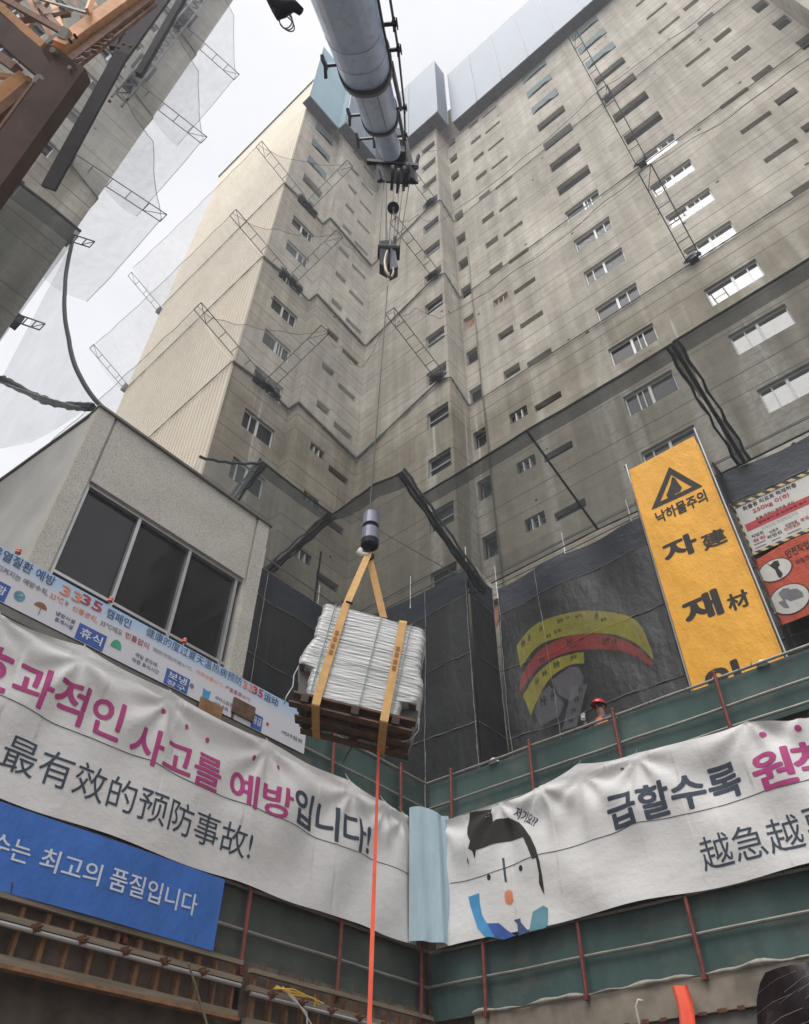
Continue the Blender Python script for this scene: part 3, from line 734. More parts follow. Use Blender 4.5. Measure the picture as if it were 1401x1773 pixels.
pole((-6.06, 15.3, 14.6), (-6.06, 11.95, 15.85), .035, 'thin dark pole of the lowest net, left of the yellow banner')
pole((-1.87, 15.3, 14.4), (-1.9, 12.3, 16.35), .05, 'light steel pole between two dark nets, right of the yellow banner', True)
pole((-9.25, 14.1, 13.35), (-9.95, 11.3, 16.4), .05, 'net wrapped pole above the bay corner of the black sheeting', True)
pole((-16.3, 11.6, 15.95), (-13.1, 11.6, 16.85), .05, 'net wrapped pole right of the granite building', True)
pole((-15.6, 13.4, 14.3), (-13.9, 12.0, 16.0), .035, 'bare dark pole leaning left of the hoisted load')
pole((-10.2, 14.0, 14.4), (-12.6, 11.7, 16.75), .013, 'thin stay behind the grey hoist weight')
pole((-14.2, 8.2, 14.7), (-13.0, 8.6, 16.7), .045, 'short net pole standing above the granite building', True)
net('light green net flap above the right end of the granite building', [(-12.2, 5.9, 13.05), (-13.6, 8.0, 14.4)], [(-13.0, 6.6, 15.2), (-13.0, 8.58, 16.69)], M['net_dense'], DG, nu=10, nv=4, sag=.2, wave=.05, edge=.045)

# ================================================================== SECOND TOWER, UPPER LEFT
XT, YT = -15.0, 1.4
t2 = thing('apartment_tower', 'grey concrete tower at the upper left behind the orange crane', 'apartment tower', (-20, -5, 5.6))
h2 = []; W2 = []
def col2(u0, u1, dz, h, kind, k0, k1):
    for k in range(k0, k1 + 1):
        z = 22.4 + 2.9 * k + dz; h2.append((u0, u1, z, z + h)); W2.append(('X', XT, u0, u1, z, z + h, kind, 'glass'))
col2(-1.6, -.4, -.25, .95, 'wide', 0, 11); col2(-4.6, -2.9, -.25, 1.05, 'wide', 0, 11)
wm = MB(); wall(wm, 'X', XT, -16, YT, 5.6, 57, h2)
wm.poly([(XT, YT, 5.6), (-18.5, YT, 5.6), (-18.5, YT, 57), (XT, YT, 57)]); wm.poly([(XT, -16, 5.6), (-18.5, -16, 5.6), (-18.5, -16, 57), (XT, -16, 57)])
wm.poly([(-18.5, -16, 5.6), (-18.5, YT, 5.6), (-18.5, YT, 57), (-18.5, -16, 57)]); wm.poly([(XT, -16, 57), (XT, YT, 57), (-18.5, YT, 57), (-18.5, -16, 57)])
part('concrete_wall', wm, M['concrete_b'], t2)
for wd in W2: window_parts(wd, t2)
for z in (24.25, 22.05, 26.9, 29.8):
    pass
hm = thing('hoist_mast', 'dark lattice hoist mast climbing the upper left tower', 'hoist mast', (XT + .4, .1, 31))
mb = MB()
for y in (-.12, .32):
    for x in (XT + .3, XT + .7): mb.tube([(x, y, 31), (x, y, 58)], .05, 6)
z = 31.5
while z < 57:
    for x in (XT + .3, XT + .7): mb.tube([(x, -.12, z), (x, .32, z)], .035, 5); mb.tube([(x, -.12, z), (x, .32, z + 1.1)], .03, 5)
    for y in (-.12, .32): mb.tube([(XT + .3, y, z), (XT + .7, y, z)], .035, 5)
    z += 1.1
part('lattice', mb, M['dark_steel'], hm)
mb = MB()
for z in (35.0, 43.5, 52): mb.box((XT + .02, -.3, z), (XT + .75, .5, z + .18))
part('wall_tie', mb, M['dark_steel'], hm)
TG2 = 'net outriggers on the upper left tower'; NG2 = 'safety nets on the upper left tower'
for i, z in enumerate((25.9, 33.6, 42.4)):
    w_ = lvl[i]
    arm((XT + .1, .05, z), (XT + .1, 3.5, z + 1.2), 'ladder outrigger reaching right from the upper left tower into the sky, %s of three' % w_, TG2, side=(1, 0, 0), wdt=.4)
    net('pale net against the sky beside the upper left tower, %s of three' % w_,
        [(XT + .06, -1.0, z - .1), (XT + .06, .05, z - .2), (XT + .02, YT + .02, z - .7), (-19.0, YT + .05, z - .6)],
        [(XT + 3.0, -1.0, z + 1.2), (XT + 2.2, 1.6, z + .9), (XT + .1, 3.45, z + 1.15), (-20.0, 3.6, z + 1.1)], M['net_dense'], NG2, nu=30, sag=.4, wave=.12, base_r=.02)
arm((XT - .3, 1.35, 22.75), (XT - .3, 2.05, 23.3), 'short ladder outrigger at the foot of the upper left tower', TG2, side=(1, 0, 0), wdt=.3)
arm((XT - .3, 1.45, 18.1), (XT - .3, 2.1, 18.45), 'shortest ladder outrigger, low on the upper left tower', TG2, side=(1, 0, 0), wdt=.3)
net('dark dense net over the foot of the upper left tower', [(XT + .35, -8, 12), (XT + .35, YT - .05, 14.0)], [(XT + .5, -8, 22.3), (XT + .5, YT + .1, 22.25)], M['net_dark'], NG2, nu=16, sag=0, wave=.05, edge=.05)
net('pale net spanning from the upper left tower down to the granite building', [(-15.0, 1.9, 15.5), (-13.4, 2.8, 14.1), (-11.75, 3.25, 12.98)],
    [(-15.0, 1.52, 22.2), (-14.45, 1.95, 19.4), (-13.6, 2.55, 16.6), (-12.6, 3.15, 14.4), (-11.6, 3.75, 12.98)], M['net_dense'], NG2, nu=30, sag=.0, wave=.02, edge=.06, base_r=.07, smooth=True)
net('pale net at the left picture edge below the thick dark rope', [(-15.2, 1.0, 11.5), (-13.6, 2.9, 12.9)], [(-15.0, 1.9, 15.4), (-11.9, 3.2, 13.0)], M['net_dense'], NG2, nu=14, sag=.1, wave=.02, edge=.03, base_r=0)

# ================================================================== GRANITE BUILDING, LEFT
XGR = -11.5
gb = thing('granite_building', 'low granite clad building with a wide dark three-pane window, behind the left banners', 'building', (-13, 5.7, 5.6))
ZG = 12.86; Y0, Y1 = 3.31, 8.17; wy0, wy1, wz1 = 3.74, 7.70, 10.95
wm = MB()
def gp(a, b, z0, z1, d0=.0, d1=.35): wm.box((XGR - d1, a, z0), (XGR - d0, b, z1))
gp(Y0, 3.70, 5.6, ZG); gp(7.82, Y1, 5.6, ZG); gp(3.76, 7.76, wz1, ZG, .02)
gp(3.70, 3.76, 5.6, ZG, .07); gp(7.76, 7.82, 5.6, ZG, .07)
part('granite_wall', wm, M['granite'], gb)
sw = MB()
sw.hexa([(XGR - .36, Y0 + .02, 5.6), (XGR - .36, Y1, 5.6), (-15.3, Y1, 5.6), (-15.3, 3.05, 5.6), (XGR - .36, Y0 + .02, ZG - .02), (XGR - .36, Y1, ZG - .02), (-15.3, Y1, ZG - .02), (-15.3, 3.05, ZG - .02)])
part('side_wall', sw, M['side_wall'], gb)
cpn = MB(); cpn.box((XGR - .4, Y0 - .03, ZG), (XGR + .05, Y1 + .05, ZG + .06))
cpn.hexa([(XGR - .402, Y0 - .03, ZG), (XGR - .402, Y1, ZG), (-15.35, Y1, ZG), (-15.35, 3.0, ZG), (XGR - .402, Y0 - .03, ZG + .06), (XGR - .402, Y1, ZG + .06), (-15.35, Y1, ZG + .06), (-15.35, 3.0, ZG + .06)])
part('coping', cpn, M['coping'], gb)
fr = MB(); fx0, fx1 = XGR - .22, XGR - .12
for y in (3.78, 5.02, 6.32, 7.62): fr.box((fx0, y - .035, 6.0), (fx1 + .02, y + .035, wz1 - .08))
for z in (8.72, 7.0): fr.box((fx0 + .01, 3.76, z - .03), (fx1, 7.74, z + .03))
fr.box((fx0 + .01, 3.76, wz1 - .08), (fx1 + .03, 7.74, wz1))
fw = part('window', fr, M['alu'], gb)
pn = MB(); pn.poly([(XGR - .2, 3.76, 5.7), (XGR - .2, 7.74, 5.7), (XGR - .2, 7.74, wz1 - .05), (XGR - .2, 3.76, wz1 - .05)])
part('pane', pn, M['glass_black'], fw)

# ================================================================== BLACK DUST SHEETING ROUND THE LOWER STOREYS
def wavy(seed, amp):
    r = random.Random(seed); k = [(r.uniform(.6, 3.2), r.uniform(-.9, .9), r.uniform(0, 6.3), r.uniform(.4, 1)) for _ in range(6)]
    return lambda u, z: amp * sum(a * math.sin(f * u + g_ * z + p) for f, g_, p, a in k) / 2.4
def Ysurf(c, wv=None): return lambda u, z, off=0.0: (u, c - off - (wv(u, z) if wv else 0), z)
def Xsurf(c, wv=None): return lambda u, z, off=0.0: (c + off + (wv(u, z) if wv else 0), u, z)
def sheet(surf, u0, u1, z0, z1, du=.12, dz=.15, zt=None, zbf=None):
    nu, nv = max(2, int(abs(u1 - u0) / du)), max(2, int(abs(z1 - z0) / dz))
    mb = MB(); mb.smooth = True
    def fn(a, b):
        u = u0 + (u1 - u0) * a; t_ = zt(u) if zt else z1; bt = zbf(u) if zbf else z0
        return surf(u, bt + (t_ - bt) * b)
    mb.grid(nu, nv, fn); return mb
def dust(name_label, surf, u0, u1, z0=5.5, z1=14.3, ztop=13.35, seams=(13.35, 11.4, 9.4, 7.4), vs_=(), base=None):
    t_ = thing('dust_sheet', name_label, 'dust sheet', tuple(base), 'black dust sheets around the lower storeys')
    part('sheet', sheet(surf, u0, u1, z0, ztop), M['tarp'], t_)
    part('top_strip', sheet(surf, u0, u1, ztop + .01, z1), M['tarp_top'], t_)
    sm = MB(); lo, hi = min(u0, u1), max(u0, u1); n_ = int((hi - lo) / .22) + 1
    for z in seams: sm.tube([surf(lo + (hi - lo) * i / n_, z + random.uniform(-.02, .02), .02) for i in range(n_ + 1)], [random.uniform(.006, .017) for _ in range(n_ + 1)], 5)
    for u in vs_: sm.tube([surf(u + random.uniform(-.015, .015), z0 + (z1 - z0) * i / 30, .025) for i in range(31)], [random.uniform(.008, .018) for _ in range(31)], 5)
    part('seam', sm, M['seam'], t_)
    return t_
wR, wB_, wL = wavy(3, .10), wavy(4, .06), wavy(5, .10)
dust('black sheeting along the right facade behind the helmeted worker', Ysurf(15.3, wR), -9.6, 5.0, vs_=(-9.55, -8.2), base=(-9.6, 15.3, 5.5))
dust('black sheeting in front of the bay, right of the hoisted load', Ysurf(14.0, wB_), -14.2, -9.70, vs_=(-9.74, -11.3), base=(-9.7, 14, 5.5))
dust('narrow black sheeting strip turning the corner beside the bay', Xsurf(-9.68, wavy(8, .03)), 14.02, 15.25, vs_=(15.2,), base=(-9.68, 14, 5.5))
dust('black sheeting between the granite building and the hoisted load', Xsurf(-14.3, wL), 7.4, 13.9, vs_=(10.4,), base=(-14.3, 9, 5.5))
def scaffold(label, pts, ups):
    t_ = thing('scaffold_rail', label, 'scaffold', tuple(pts[0]), 'scaffold rails above the black sheeting')
    mb = MB()
    for dz in (.0, .42): mb.tube([(p[0], p[1], p[2] + dz) for p in pts], .022, 6)
    part('rail_tube', mb, M['pipe'], t_)
    for p in ups:
        mb = MB(); mb.tube([(p[0], p[1], p[2] - .5), (p[0], p[1], p[2] + .75)], .024, 6); part('standard', mb, M['pipe'], t_)
    mb = MB()
    for a, b in zip(pts, pts[1:]):
        a, b = Vector(a), Vector(b); d = (b - a).normalized(); nn = Vector((-d.y, d.x, 0))
        k = int((b - a).length / .5)
        for i in range(k):
            p = a + (b - a) * ((i + random.random()) / k)
            mb.tube([p + nn * .2, p + nn * .35 + d * random.uniform(-.3, .3) + Vector((0, 0, random.uniform(-.1, .12)))], random.uniform(.03, .07), 6)
        mb.beam(a + nn * .45 - Vector((0, 0, .12)), b + nn * .45 - Vector((0, 0, .12)), .5, .06)
    part('plank', mb, M['deck'], t_)
scaffold('scaffold rail over the right facade sheeting', [(-9.6, 15.35, 14.45), (5, 15.35, 14.45)], [(x, 15.35, 14.45) for x in (-9.6, -7.2, -5.1, .6)])
scaffold('scaffold rail over the bay sheeting', [(-14.2, 14.05, 14.45), (-9.7, 14.05, 14.45)], [(x, 14.05, 14.45) for x in (-11.9, -9.75)])
scaffold('scaffold rail over the left facade sheeting', [(-14.35, 8.3, 14.4), (-14.35, 13.9, 14.4)], [(-14.35, y, 14.4) for y in (10.2, 12.5)])

# cab window reflection of a helmet, painted as translucent bands over the sheeting
fp = thing('arched_reflection', 'painted-in cab window reflection, a translucent yellow and red arch over the black sheeting', 'painted reflection', (-7, 15.2, 8))
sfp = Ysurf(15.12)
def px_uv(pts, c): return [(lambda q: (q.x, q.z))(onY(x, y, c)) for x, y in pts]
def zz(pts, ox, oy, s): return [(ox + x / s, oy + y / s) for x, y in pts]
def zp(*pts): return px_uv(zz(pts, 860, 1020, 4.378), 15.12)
def band(top, bot, mat, name, off):
    mb = MB(); k = 24
    def sm(pl, f):
        n_ = len(pl) - 1; i = min(int(f * n_), n_ - 1); q = f * n_ - i
        p0, p1, p2, p3 = pl[max(i - 1, 0)], pl[i], pl[i + 1], pl[min(i + 2, n_)]
        return [.5 * ((2 * p1[j]) + (-p0[j] + p2[j]) * q + (2 * p0[j] - 5 * p1[j] + 4 * p2[j] - p3[j]) * q * q + (-p0[j] + 3 * p1[j] - 3 * p2[j] + p3[j]) * q ** 3) for j in (0, 1)]
    for i in range(k):
        a, b = sm(top, i / k), sm(top, (i + 1) / k); c_, d_ = sm(bot, i / k), sm(bot, (i + 1) / k)
        mb.poly([sfp(*a, off), sfp(*b, off), sfp(*d_, off), sfp(*c_, off)])
    return part(name, mb, mat, fp)
band(zp((150, 430), (300, 265), (600, 170), (900, 180), (1080, 260), (1180, 480)), zp((180, 600), (330, 420), (600, 345), (860, 340), (1050, 410), (1190, 540)), M['refl_yellow'], 'yellow_band', .0)
band(zp((185, 660), (330, 460), (560, 355), (800, 345), (1030, 420), (1185, 560)), zp((170, 800), (320, 590), (540, 480), (800, 455), (1010, 490), (1180, 590)), M['refl_red'], 'red_band', .004)
band(zp((200, 810), (300, 650), (430, 540), (560, 495), (660, 475)), zp((260, 960), (330, 800), (420, 660), (560, 575), (665, 565)), M['refl_yellow'], 'yellow_band', .002)
shape(fp, sfp, zp((420, 690), (560, 590), (620, 590), (660, 660), (650, 780), (560, 850), (470, 800)), M['refl_grey'], 'grey_patch', .3, .006)
shape(fp, sfp, zp((320, 800), (400, 730), (510, 870), (480, 960), (330, 1040), (290, 940)), M['refl_grey'], 'grey_patch', .3, .006)
shape(fp, sfp, zp((570, 740), (690, 720), (610, 1040), (500, 1070)), M['refl_grey'], 'grey_patch', .3, .010)
mk = MB(); r_ = random.Random(4)
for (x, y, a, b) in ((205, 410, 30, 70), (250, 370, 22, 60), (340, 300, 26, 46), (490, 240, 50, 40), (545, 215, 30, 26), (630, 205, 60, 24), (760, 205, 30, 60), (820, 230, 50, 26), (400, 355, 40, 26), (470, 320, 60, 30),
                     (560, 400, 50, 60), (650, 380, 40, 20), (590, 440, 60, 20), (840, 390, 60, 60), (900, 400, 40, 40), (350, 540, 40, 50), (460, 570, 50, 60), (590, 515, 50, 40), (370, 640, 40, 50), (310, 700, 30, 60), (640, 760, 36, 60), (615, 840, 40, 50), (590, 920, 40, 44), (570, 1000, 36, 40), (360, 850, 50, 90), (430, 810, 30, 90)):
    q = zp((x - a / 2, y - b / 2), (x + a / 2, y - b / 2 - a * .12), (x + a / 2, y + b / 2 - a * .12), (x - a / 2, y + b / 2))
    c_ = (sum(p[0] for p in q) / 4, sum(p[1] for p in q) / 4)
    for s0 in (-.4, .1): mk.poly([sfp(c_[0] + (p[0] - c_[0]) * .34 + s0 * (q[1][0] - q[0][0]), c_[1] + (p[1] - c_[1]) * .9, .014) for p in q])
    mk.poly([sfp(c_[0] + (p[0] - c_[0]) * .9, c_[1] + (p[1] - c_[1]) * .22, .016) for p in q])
part('dark_mark', mk, M['refl_marks'], fp)

# ================================================================== YELLOW BANNER AND SITE SIGNS
def boxuv(pl, Lp, Rp, Tp, Bp, c):
    f = (lambda p: onY(p[0], p[1], c)) if pl == 'Y' else (lambda p: onX(p[0], p[1], c))
    i = 0 if pl == 'Y' else 1
    return f(Lp)[i], f(Rp)[i], f(Bp)[2], f(Tp)[2]
CY = 12.2; KY = CY / 14.6; wy = wavy(11, .035); sy = Ysurf(CY, wy)
yb = thing('hanging_banner', 'tall yellow banner with a black warning triangle and large black characters', 'banner', (-3.0, CY, 5.6))
part('cloth', sheet(sy, -4.53 * KY, -2.64 * KY, 5.75, 15.4 * KY, .05, .05), M['yellow'], yb)
def ytext(b, bo, Lp, Rp, Tp, Bp):
    u0, u1, v0, v1 = boxuv('Y', Lp, Rp, Tp, Bp, CY); lettering(yb, sy, b, bo, u0, u1, v0, v1, M['ink'], .10, .006)
ytext('낙하물주의', .03, (1135, 890), (1222, 856), (1178, 868), (1183, 888))
ytext('자', .045, (1150, 953), (1206, 942), (1191, 925), (1160, 975)); ytext('建', .03, (1216, 938), (1257, 929), (1245, 914), (1230, 950))
ytext('재', .045, (1185, 1056), (1247, 1047), (1230, 1024), (1198, 1083)); ytext('材', .03, (1260, 1043), (1296, 1035), (1290, 1019), (1270, 1058))
ytext('인', .045, (1222, 1170), (1280, 1155), (1267, 1146), (1237, 1208))
def tri(px):
    return px_uv(px, CY)
ta, tb, tcx = (1159, 809), (1217, 842), (1129, 884)
cen = ((ta[0] + tb[0] + tcx[0]) / 3, (ta[1] + tb[1] + tcx[1]) / 3)
inn = [(cen[0] + (p[0] - cen[0]) * .62, cen[1] + (p[1] - cen[1]) * .62) for p in (ta, tb, tcx)]
O, I = tri((ta, tb, tcx)), tri(inn)
mb = MB()
for i in range(3): on_surface([O[i], O[(i + 1) % 3], I[(i + 1) % 3], I[i]], [(0, 1, 2, 3)], sy, .10, .006, mb=mb)
on_surface(tri(zz([(405, 375), (425, 385), (440, 410), (465, 440), (455, 465), (420, 480), (440, 500), (385, 515), (370, 490), (385, 455), (395, 425)], 1050, 720, 3.547)), [tuple(range(11))], sy, .10, .007, mb=mb)
part('warning_triangle', mb, M['ink'], yb)
hm_ = MB()
for u in (-4.53 * KY, -2.64 * KY): hm_.tube([sy(u, 5.8 + .235 * i, .0) for i in range(30)], .02, 5)
part('hem', hm_, M['yellow'], yb)
fr = MB()
for u in (-4.60 * KY, -2.58 * KY): fr.tube([(u, CY + .06, 5.6), (u, CY + .06, 15.75 * KY)], .022, 6)
part('frame_tube', fr, M['pipe'], yb)
bx = thing('dust_sheet', 'black side sheets wrapping the scaffold behind the yellow banner', 'dust sheet', (-2.5, 14.9, 5.5), 'black dust sheets around the lower storeys')
part('sheet', sheet(Xsurf(-2.50, wavy(9, .02)), 14.66, 15.28, 5.5, 14.4), M['tarp'], bx)
part('sheet', sheet(Xsurf(-4.66, wavy(10, .02)), 14.66, 15.28, 5.5, 14.4), M['tarp'], bx)
mb = MB()
for z in (8, 9.6, 11.2, 12.8, 14.3): mb.tube([(-2.47, 14.64, z), (-2.47, 15.28, z)], .02, 5)
part('seam', mb, M['seam'], bx)

CS = 14.95; ws = wavy(12, .02); ss = Ysurf(CS, ws)
wsn = thing('site_sign', 'white cloth sign with a red band and striped edging, right of the yellow banner', 'sign', (-1.6, CS, 11.4))
part('cloth', sheet(ss, -2.46, -.55, 11.46, 12.90, .05, .05), M['sign_white'], wsn)
hz = MB(); hz.smooth = False
for (a0, a1, b0, b1) in ((-2.53, -.50, 12.88, 12.97), (-2.53, -.5, 11.40, 11.48), (-2.53, -2.45, 11.48, 12.88)):
    k = 14
    hz.grid(k, 2, lambda u, v: ss(a0 + (a1 - a0) * u, b0 + (b1 - b0) * v, .02))
part('striped_edge', hz, M['hazard'], wsn)
def stext(t_, surf, c, b, bo, Lp, Rp, h, mat, off=.007):
    p, q = onY(*Lp, c), onY(*Rp, c); z = (p.z + q.z) / 2
    lettering(t_, surf, b, bo, p.x, q.x, z - h / 2, z + h / 2, mat, .12, off)
stext(wsn, ss, CS, '화물용 리프트 적재하중', .02, (1285, 878), (1380, 842), .125, M['ink'])
stext(wsn, ss, CS, '250kg 이하', .02, (1303, 884), (1368, 858), .16, M['print_red'])
stext(wsn, ss, CS, '화물 적재시 편하중 금지', .01, (1308, 897), (1375, 870), .075, M['ink'])
stext(wsn, ss, CS, '탑승금지 및 안전수칙 준수', .01, (1313, 903), (1398, 869), .07, M['ink'])
u0 = onY(1292, 915, CS).x; zb_ = onY(1292, 915, CS).z
mb = MB(); mb.grid(16, 2, lambda u, v: ss(u0 + (-.55 - u0) * u, zb_ - .10 + .22 * v, .005)); part('red_band', mb, M['print_red'], wsn)
stext(wsn, ss, CS, '자재인양 안전작업수칙', .015, (1318, 912), (1382, 888), .10, M['sign_white'], .011)
for b, Lp, Rp, m_ in (('작업전', (1301, 928), (1322, 922), 'ink'), ('점검', (1303, 935), (1325, 930), 'print_red'), ('신호수', (1332, 921), (1348, 915), 'ink'), ('안전벨트', (1358, 916), (1386, 906), 'print_red'),
                      ('안전작업', (1360, 910), (1380, 903), 'ink'), ('작업전', (1328, 930), (1354, 921), 'ink'), ('점검', (1386, 900), (1400, 895), 'print_red')):
    stext(wsn, ss, CS, b, .015, Lp, Rp, .085, M[m_])
for (a, b) in (((1306, 944), (1326, 937)), ((1308, 950), (1327, 943)), ((1336, 937), (1352, 931)), ((1364, 925), (1388, 916)), ((1366, 931), (1389, 922)), ((1340, 943), (1354, 937))):
    p, q = onY(*a, CS), onY(*b, CS); ln = MB(); ln.poly([ss(p.x, p.z, .007), ss(q.x, p.z, .007), ss(q.x, p.z + .022, .007), ss(p.x, p.z + .022, .007)]); part('print_line', ln, M['grey_print'], wsn)
wr_ = wavy(13, .035); sr = Ysurf(CS - .02, wr_)
rsn = thing('site_sign', 'creased red orange cloth sign with two white picture discs, below the white sign', 'sign', (-1.6, CS, 9.4))
part('cloth', sheet(sr, -2.52, -.3, 9.42, 11.32, .04, .04, zt=lambda u: 11.30 + .05 * math.sin(u * 3), zbf=lambda u: 9.46 + .1 * (u + 2.5) ** 2 * .2), M['sign_red'], rsn)
def disc(cx, cy, rx, ry, mat, name, off, k=28, hole=0):
    p = onY(cx, cy, CS); a = [(p.x + rx * math.cos(i * 2 * math.pi / k), p.z + ry * math.sin(i * 2 * math.pi / k)) for i in range(k)]
    return shape(rsn, sr, a, mat, name, .08, off)
disc(1343, 988, .375, .285, M['ink'], 'disc_rim', .007); disc(1343, 988, .35, .265, M['sign_white'], 'picture_disc', .010)
disc(1368, 1038, .42, .37, M['ink'], 'disc_rim', .007); disc(1368, 1038, .395, .345, M['sign_white'], 'picture_disc', .010)
def cpoly(pts, mat, nm, off=.013): return shape(rsn, sr, px_uv(zz(pts, 1240, 800, 5.91), CS), mat, nm, .1, off)
cpoly([(500, 1030), (560, 1060), (600, 1020), (640, 1015), (660, 1060), (640, 1090), (690, 1150), (670, 1195), (640, 1180), (610, 1110), (570, 1080)], M['ink'], 'picture')
cpoly([(640, 1350), (690, 1300), (750, 1295), (760, 1310), (830, 1300), (890, 1340), (905, 1385), (770, 1430), (720, 1410), (690, 1420)], M['grey_print'], 'picture')
cpoly([(640, 1440), (710, 1415), (760, 1500), (700, 1500)], M['grey_print'], 'picture')
stext(rsn, sr, CS, '안전작업', .015, (1362, 962), (1402, 944), .22, M['ink'], .008); stext(rsn, sr, CS, '작업전', .01, (1380, 976), (1402, 966), .12, M['ink'], .008)

M['bunch'] = plain('dusty bunched cloth', (.30, .28, .245), .85, var=.3, scale=7, bump=.5)
# ================================================================== PIT EDGE: retaining walls, barriers, rails, posts
XF, YF = -8.9, 11.0
rw = MB(); rw.box((-9.55, -6, -2.9), (-9.12, 11.6, 5.75)); o = solo('retaining_wall', rw, M['soil'], 'dark earth retaining wall below the left banners', 'retaining wall')
rw = MB(); rw.box((-9.10, 11.22, -2.9), (8, 11.65, 5.80)); o = solo('retaining_wall', rw, M['soil'], 'dark retaining wall behind the right white banner', 'retaining wall')
cb = thing('capping_beam', 'stained concrete beam under the right green barrier, bottom right', 'concrete beam', (-3, 11, 1))
mb = MB(); mb.box((-8.0, 10.98, 2.20), (8, 11.2, 2.60)); part('beam', mb, M['pit_wall'], cb)
mb = MB(); mb.smooth = True; mb.grid(160, 4, lambda u, v: (-8.0 + 16 * u, 10.955 - .035 * math.sin(math.pi * v) * (1 + .5 * math.sin(u * 143) + .3 * math.sin(u * 311)), 2.59 + (.05 + .02 * math.sin(u * 71 + 1) + .015 * math.sin(u * 187)) * v + .006 * math.sin(u * 97))); part('bunched_cloth', mb, M['bunch'], cb)
mb = MB(); mb.box((-8.0, 11.05, -2.8), (8, 11.2, 2.19)); part('lower_sheet', mb, M['pit_wall_low'], cb)
mb = MB()
for x in range(60): mb.box((-7.9 + x * .26, 10.975, 2.18), (-7.82 + x * .26 + random.uniform(0, .05), 10.995, 2.215 + random.uniform(0, .02)))
part('rust_stain', mb, M['rust'], cb)

def barrier_run(label, pl, c, u0, u1, z0, z1, zmid, posts, mat, zp0, zp1, seed, zrail):
    sg = 1 if pl == 'X' else -1
    wv = wavy(seed, .018); surf = Xsurf(c - .06, wv) if pl == 'X' else Ysurf(c + .06, wv)
    P = (lambda u, z, d=0: (c + d, u, z)) if pl == 'X' else (lambda u, z, d=0: (u, c - d, z))
    t_ = thing('safety_fence', label, 'fence', P(u0, z0), 'green cloth fences along the pit edge')
    part('screen_cloth', sheet(surf, u0, u1, z0, z1, .10, .12), mat, t_)
    for z in zrail:
        mb = MB(); n_ = int((u1 - u0) / .6); mb.tube([P(u0 + (u1 - u0) * i / n_, z + random.uniform(-.006, .006), .015) for i in range(n_ + 1)], .024, 7); part('rail', mb, M['rail'], t_)
    for u in posts:
        mb = MB(); a = random.uniform(-.02, .02); mb.tube([P(u, zp0, .07), P(u + a, zp1, .07)], .030, 8); mb.box(tuple(min(x, y) for x, y in zip(P(u - .03, zp0 - .04, .03), P(u + .03, zp0 + .03, .11))), tuple(max(x, y) for x, y in zip(P(u - .03, zp0 - .04, .03), P(u + .03, zp0 + .03, .11))))
        mb.ball(P(u + a, zp1 + .005, .07), .036, 5)
        part('post', mb, M['post'], t_)
    k = int((u1 - u0) / .7)
    for i in range(k):
        mb = MB(); u = u0 + (i + random.random()) * (u1 - u0) / k; z = zrail[0] + .012
        mb.tube([P(u, z - .03, .04), P(u + random.uniform(-.02, .02), z + random.uniform(.02, .06), .04)], .006, 4); part('wire_tie', mb, M['rope'], t_)
    return t_
barrier_run('upper green cloth fence along the right side, in front of the helmeted worker', 'Y', YF, XF + .02, 6, 5.60, 6.48, 6.0, (-8.26, -6.5, -4.82, -3.03, -1.3, .4, 2.1), M['barrier'], 5.55, 6.56, 21, (6.49, 5.99, 5.66))
barrier_run('upper green cloth fence along the left side, below the hoisted load', 'X', XF, -3, YF - .02, 5.60, 6.48, 6.0, (10.18, 8.42), M['barrier'], 5.55, 6.56, 22, (6.49, 5.99, 5.66))
barrier_run('lower green cloth fence on the right, under the white banner with the face', 'Y', YF, XF + .02, 6, 2.62, 3.56, 3.1, (-7.75, -6.03, -4.3, -2.55, -.8), M['barrier'], 2.58, 3.66, 23, (3.57, 3.08))
barrier_run('lower dusty green cloth fence on the left, between blue banner and corner', 'X', XF, -3, YF - .02, 2.62, 3.56, 3.1, (7.06, 8.84, 10.72, 5.3, 3.5), M['barrier_low'], 2.58, 3.70, 24, (3.60, 3.08))
for (px, py, lab) in ((855, 1311, 'white rounded cap on the upper fence rail, left of the worker'), (1317, 1139, 'white rounded cap on the upper fence rail below the yellow banner')):
    p = onY(px, py, YF + .08); mb = MB(); mb.smooth = True; mb.ball((p.x, p.y, 6.49), (.09, .09, .085), 7, half=True); mb.tube([(p.x, p.y, 6.47), (p.x, p.y, 6.50)], [.105, .10], 14); solo('rail_cap', mb, M['white_cap'], lab, 'cap')
for (px, py, lab) in ((33, 953, 'small red lamp on the left fence, first from the left'), (320, 1108, 'small red lamp on the left fence, in front of the dark window'), (192, 1037, 'small red lamp on the left fence below the window post')):
    p = onX(px, py, XF - .02); t_ = thing('warning_lamp', lab, 'lamp', (p.x, p.y, 6.5), 'small red lamps on the left fence')
    mb = MB(); mb.smooth = True; mb.ball((p.x, p.y, p.z), .035, 6); mb.tube([(p.x, p.y, p.z - .03), (p.x, p.y, p.z - .05)], .04, 8); part('lens', mb, M['lamp_red'], t_)
    mb = MB(); mb.tube([(p.x, p.y, 6.45), (p.x, p.y, p.z - .05)], .014, 6); part('stem', mb, M['rail'], t_)

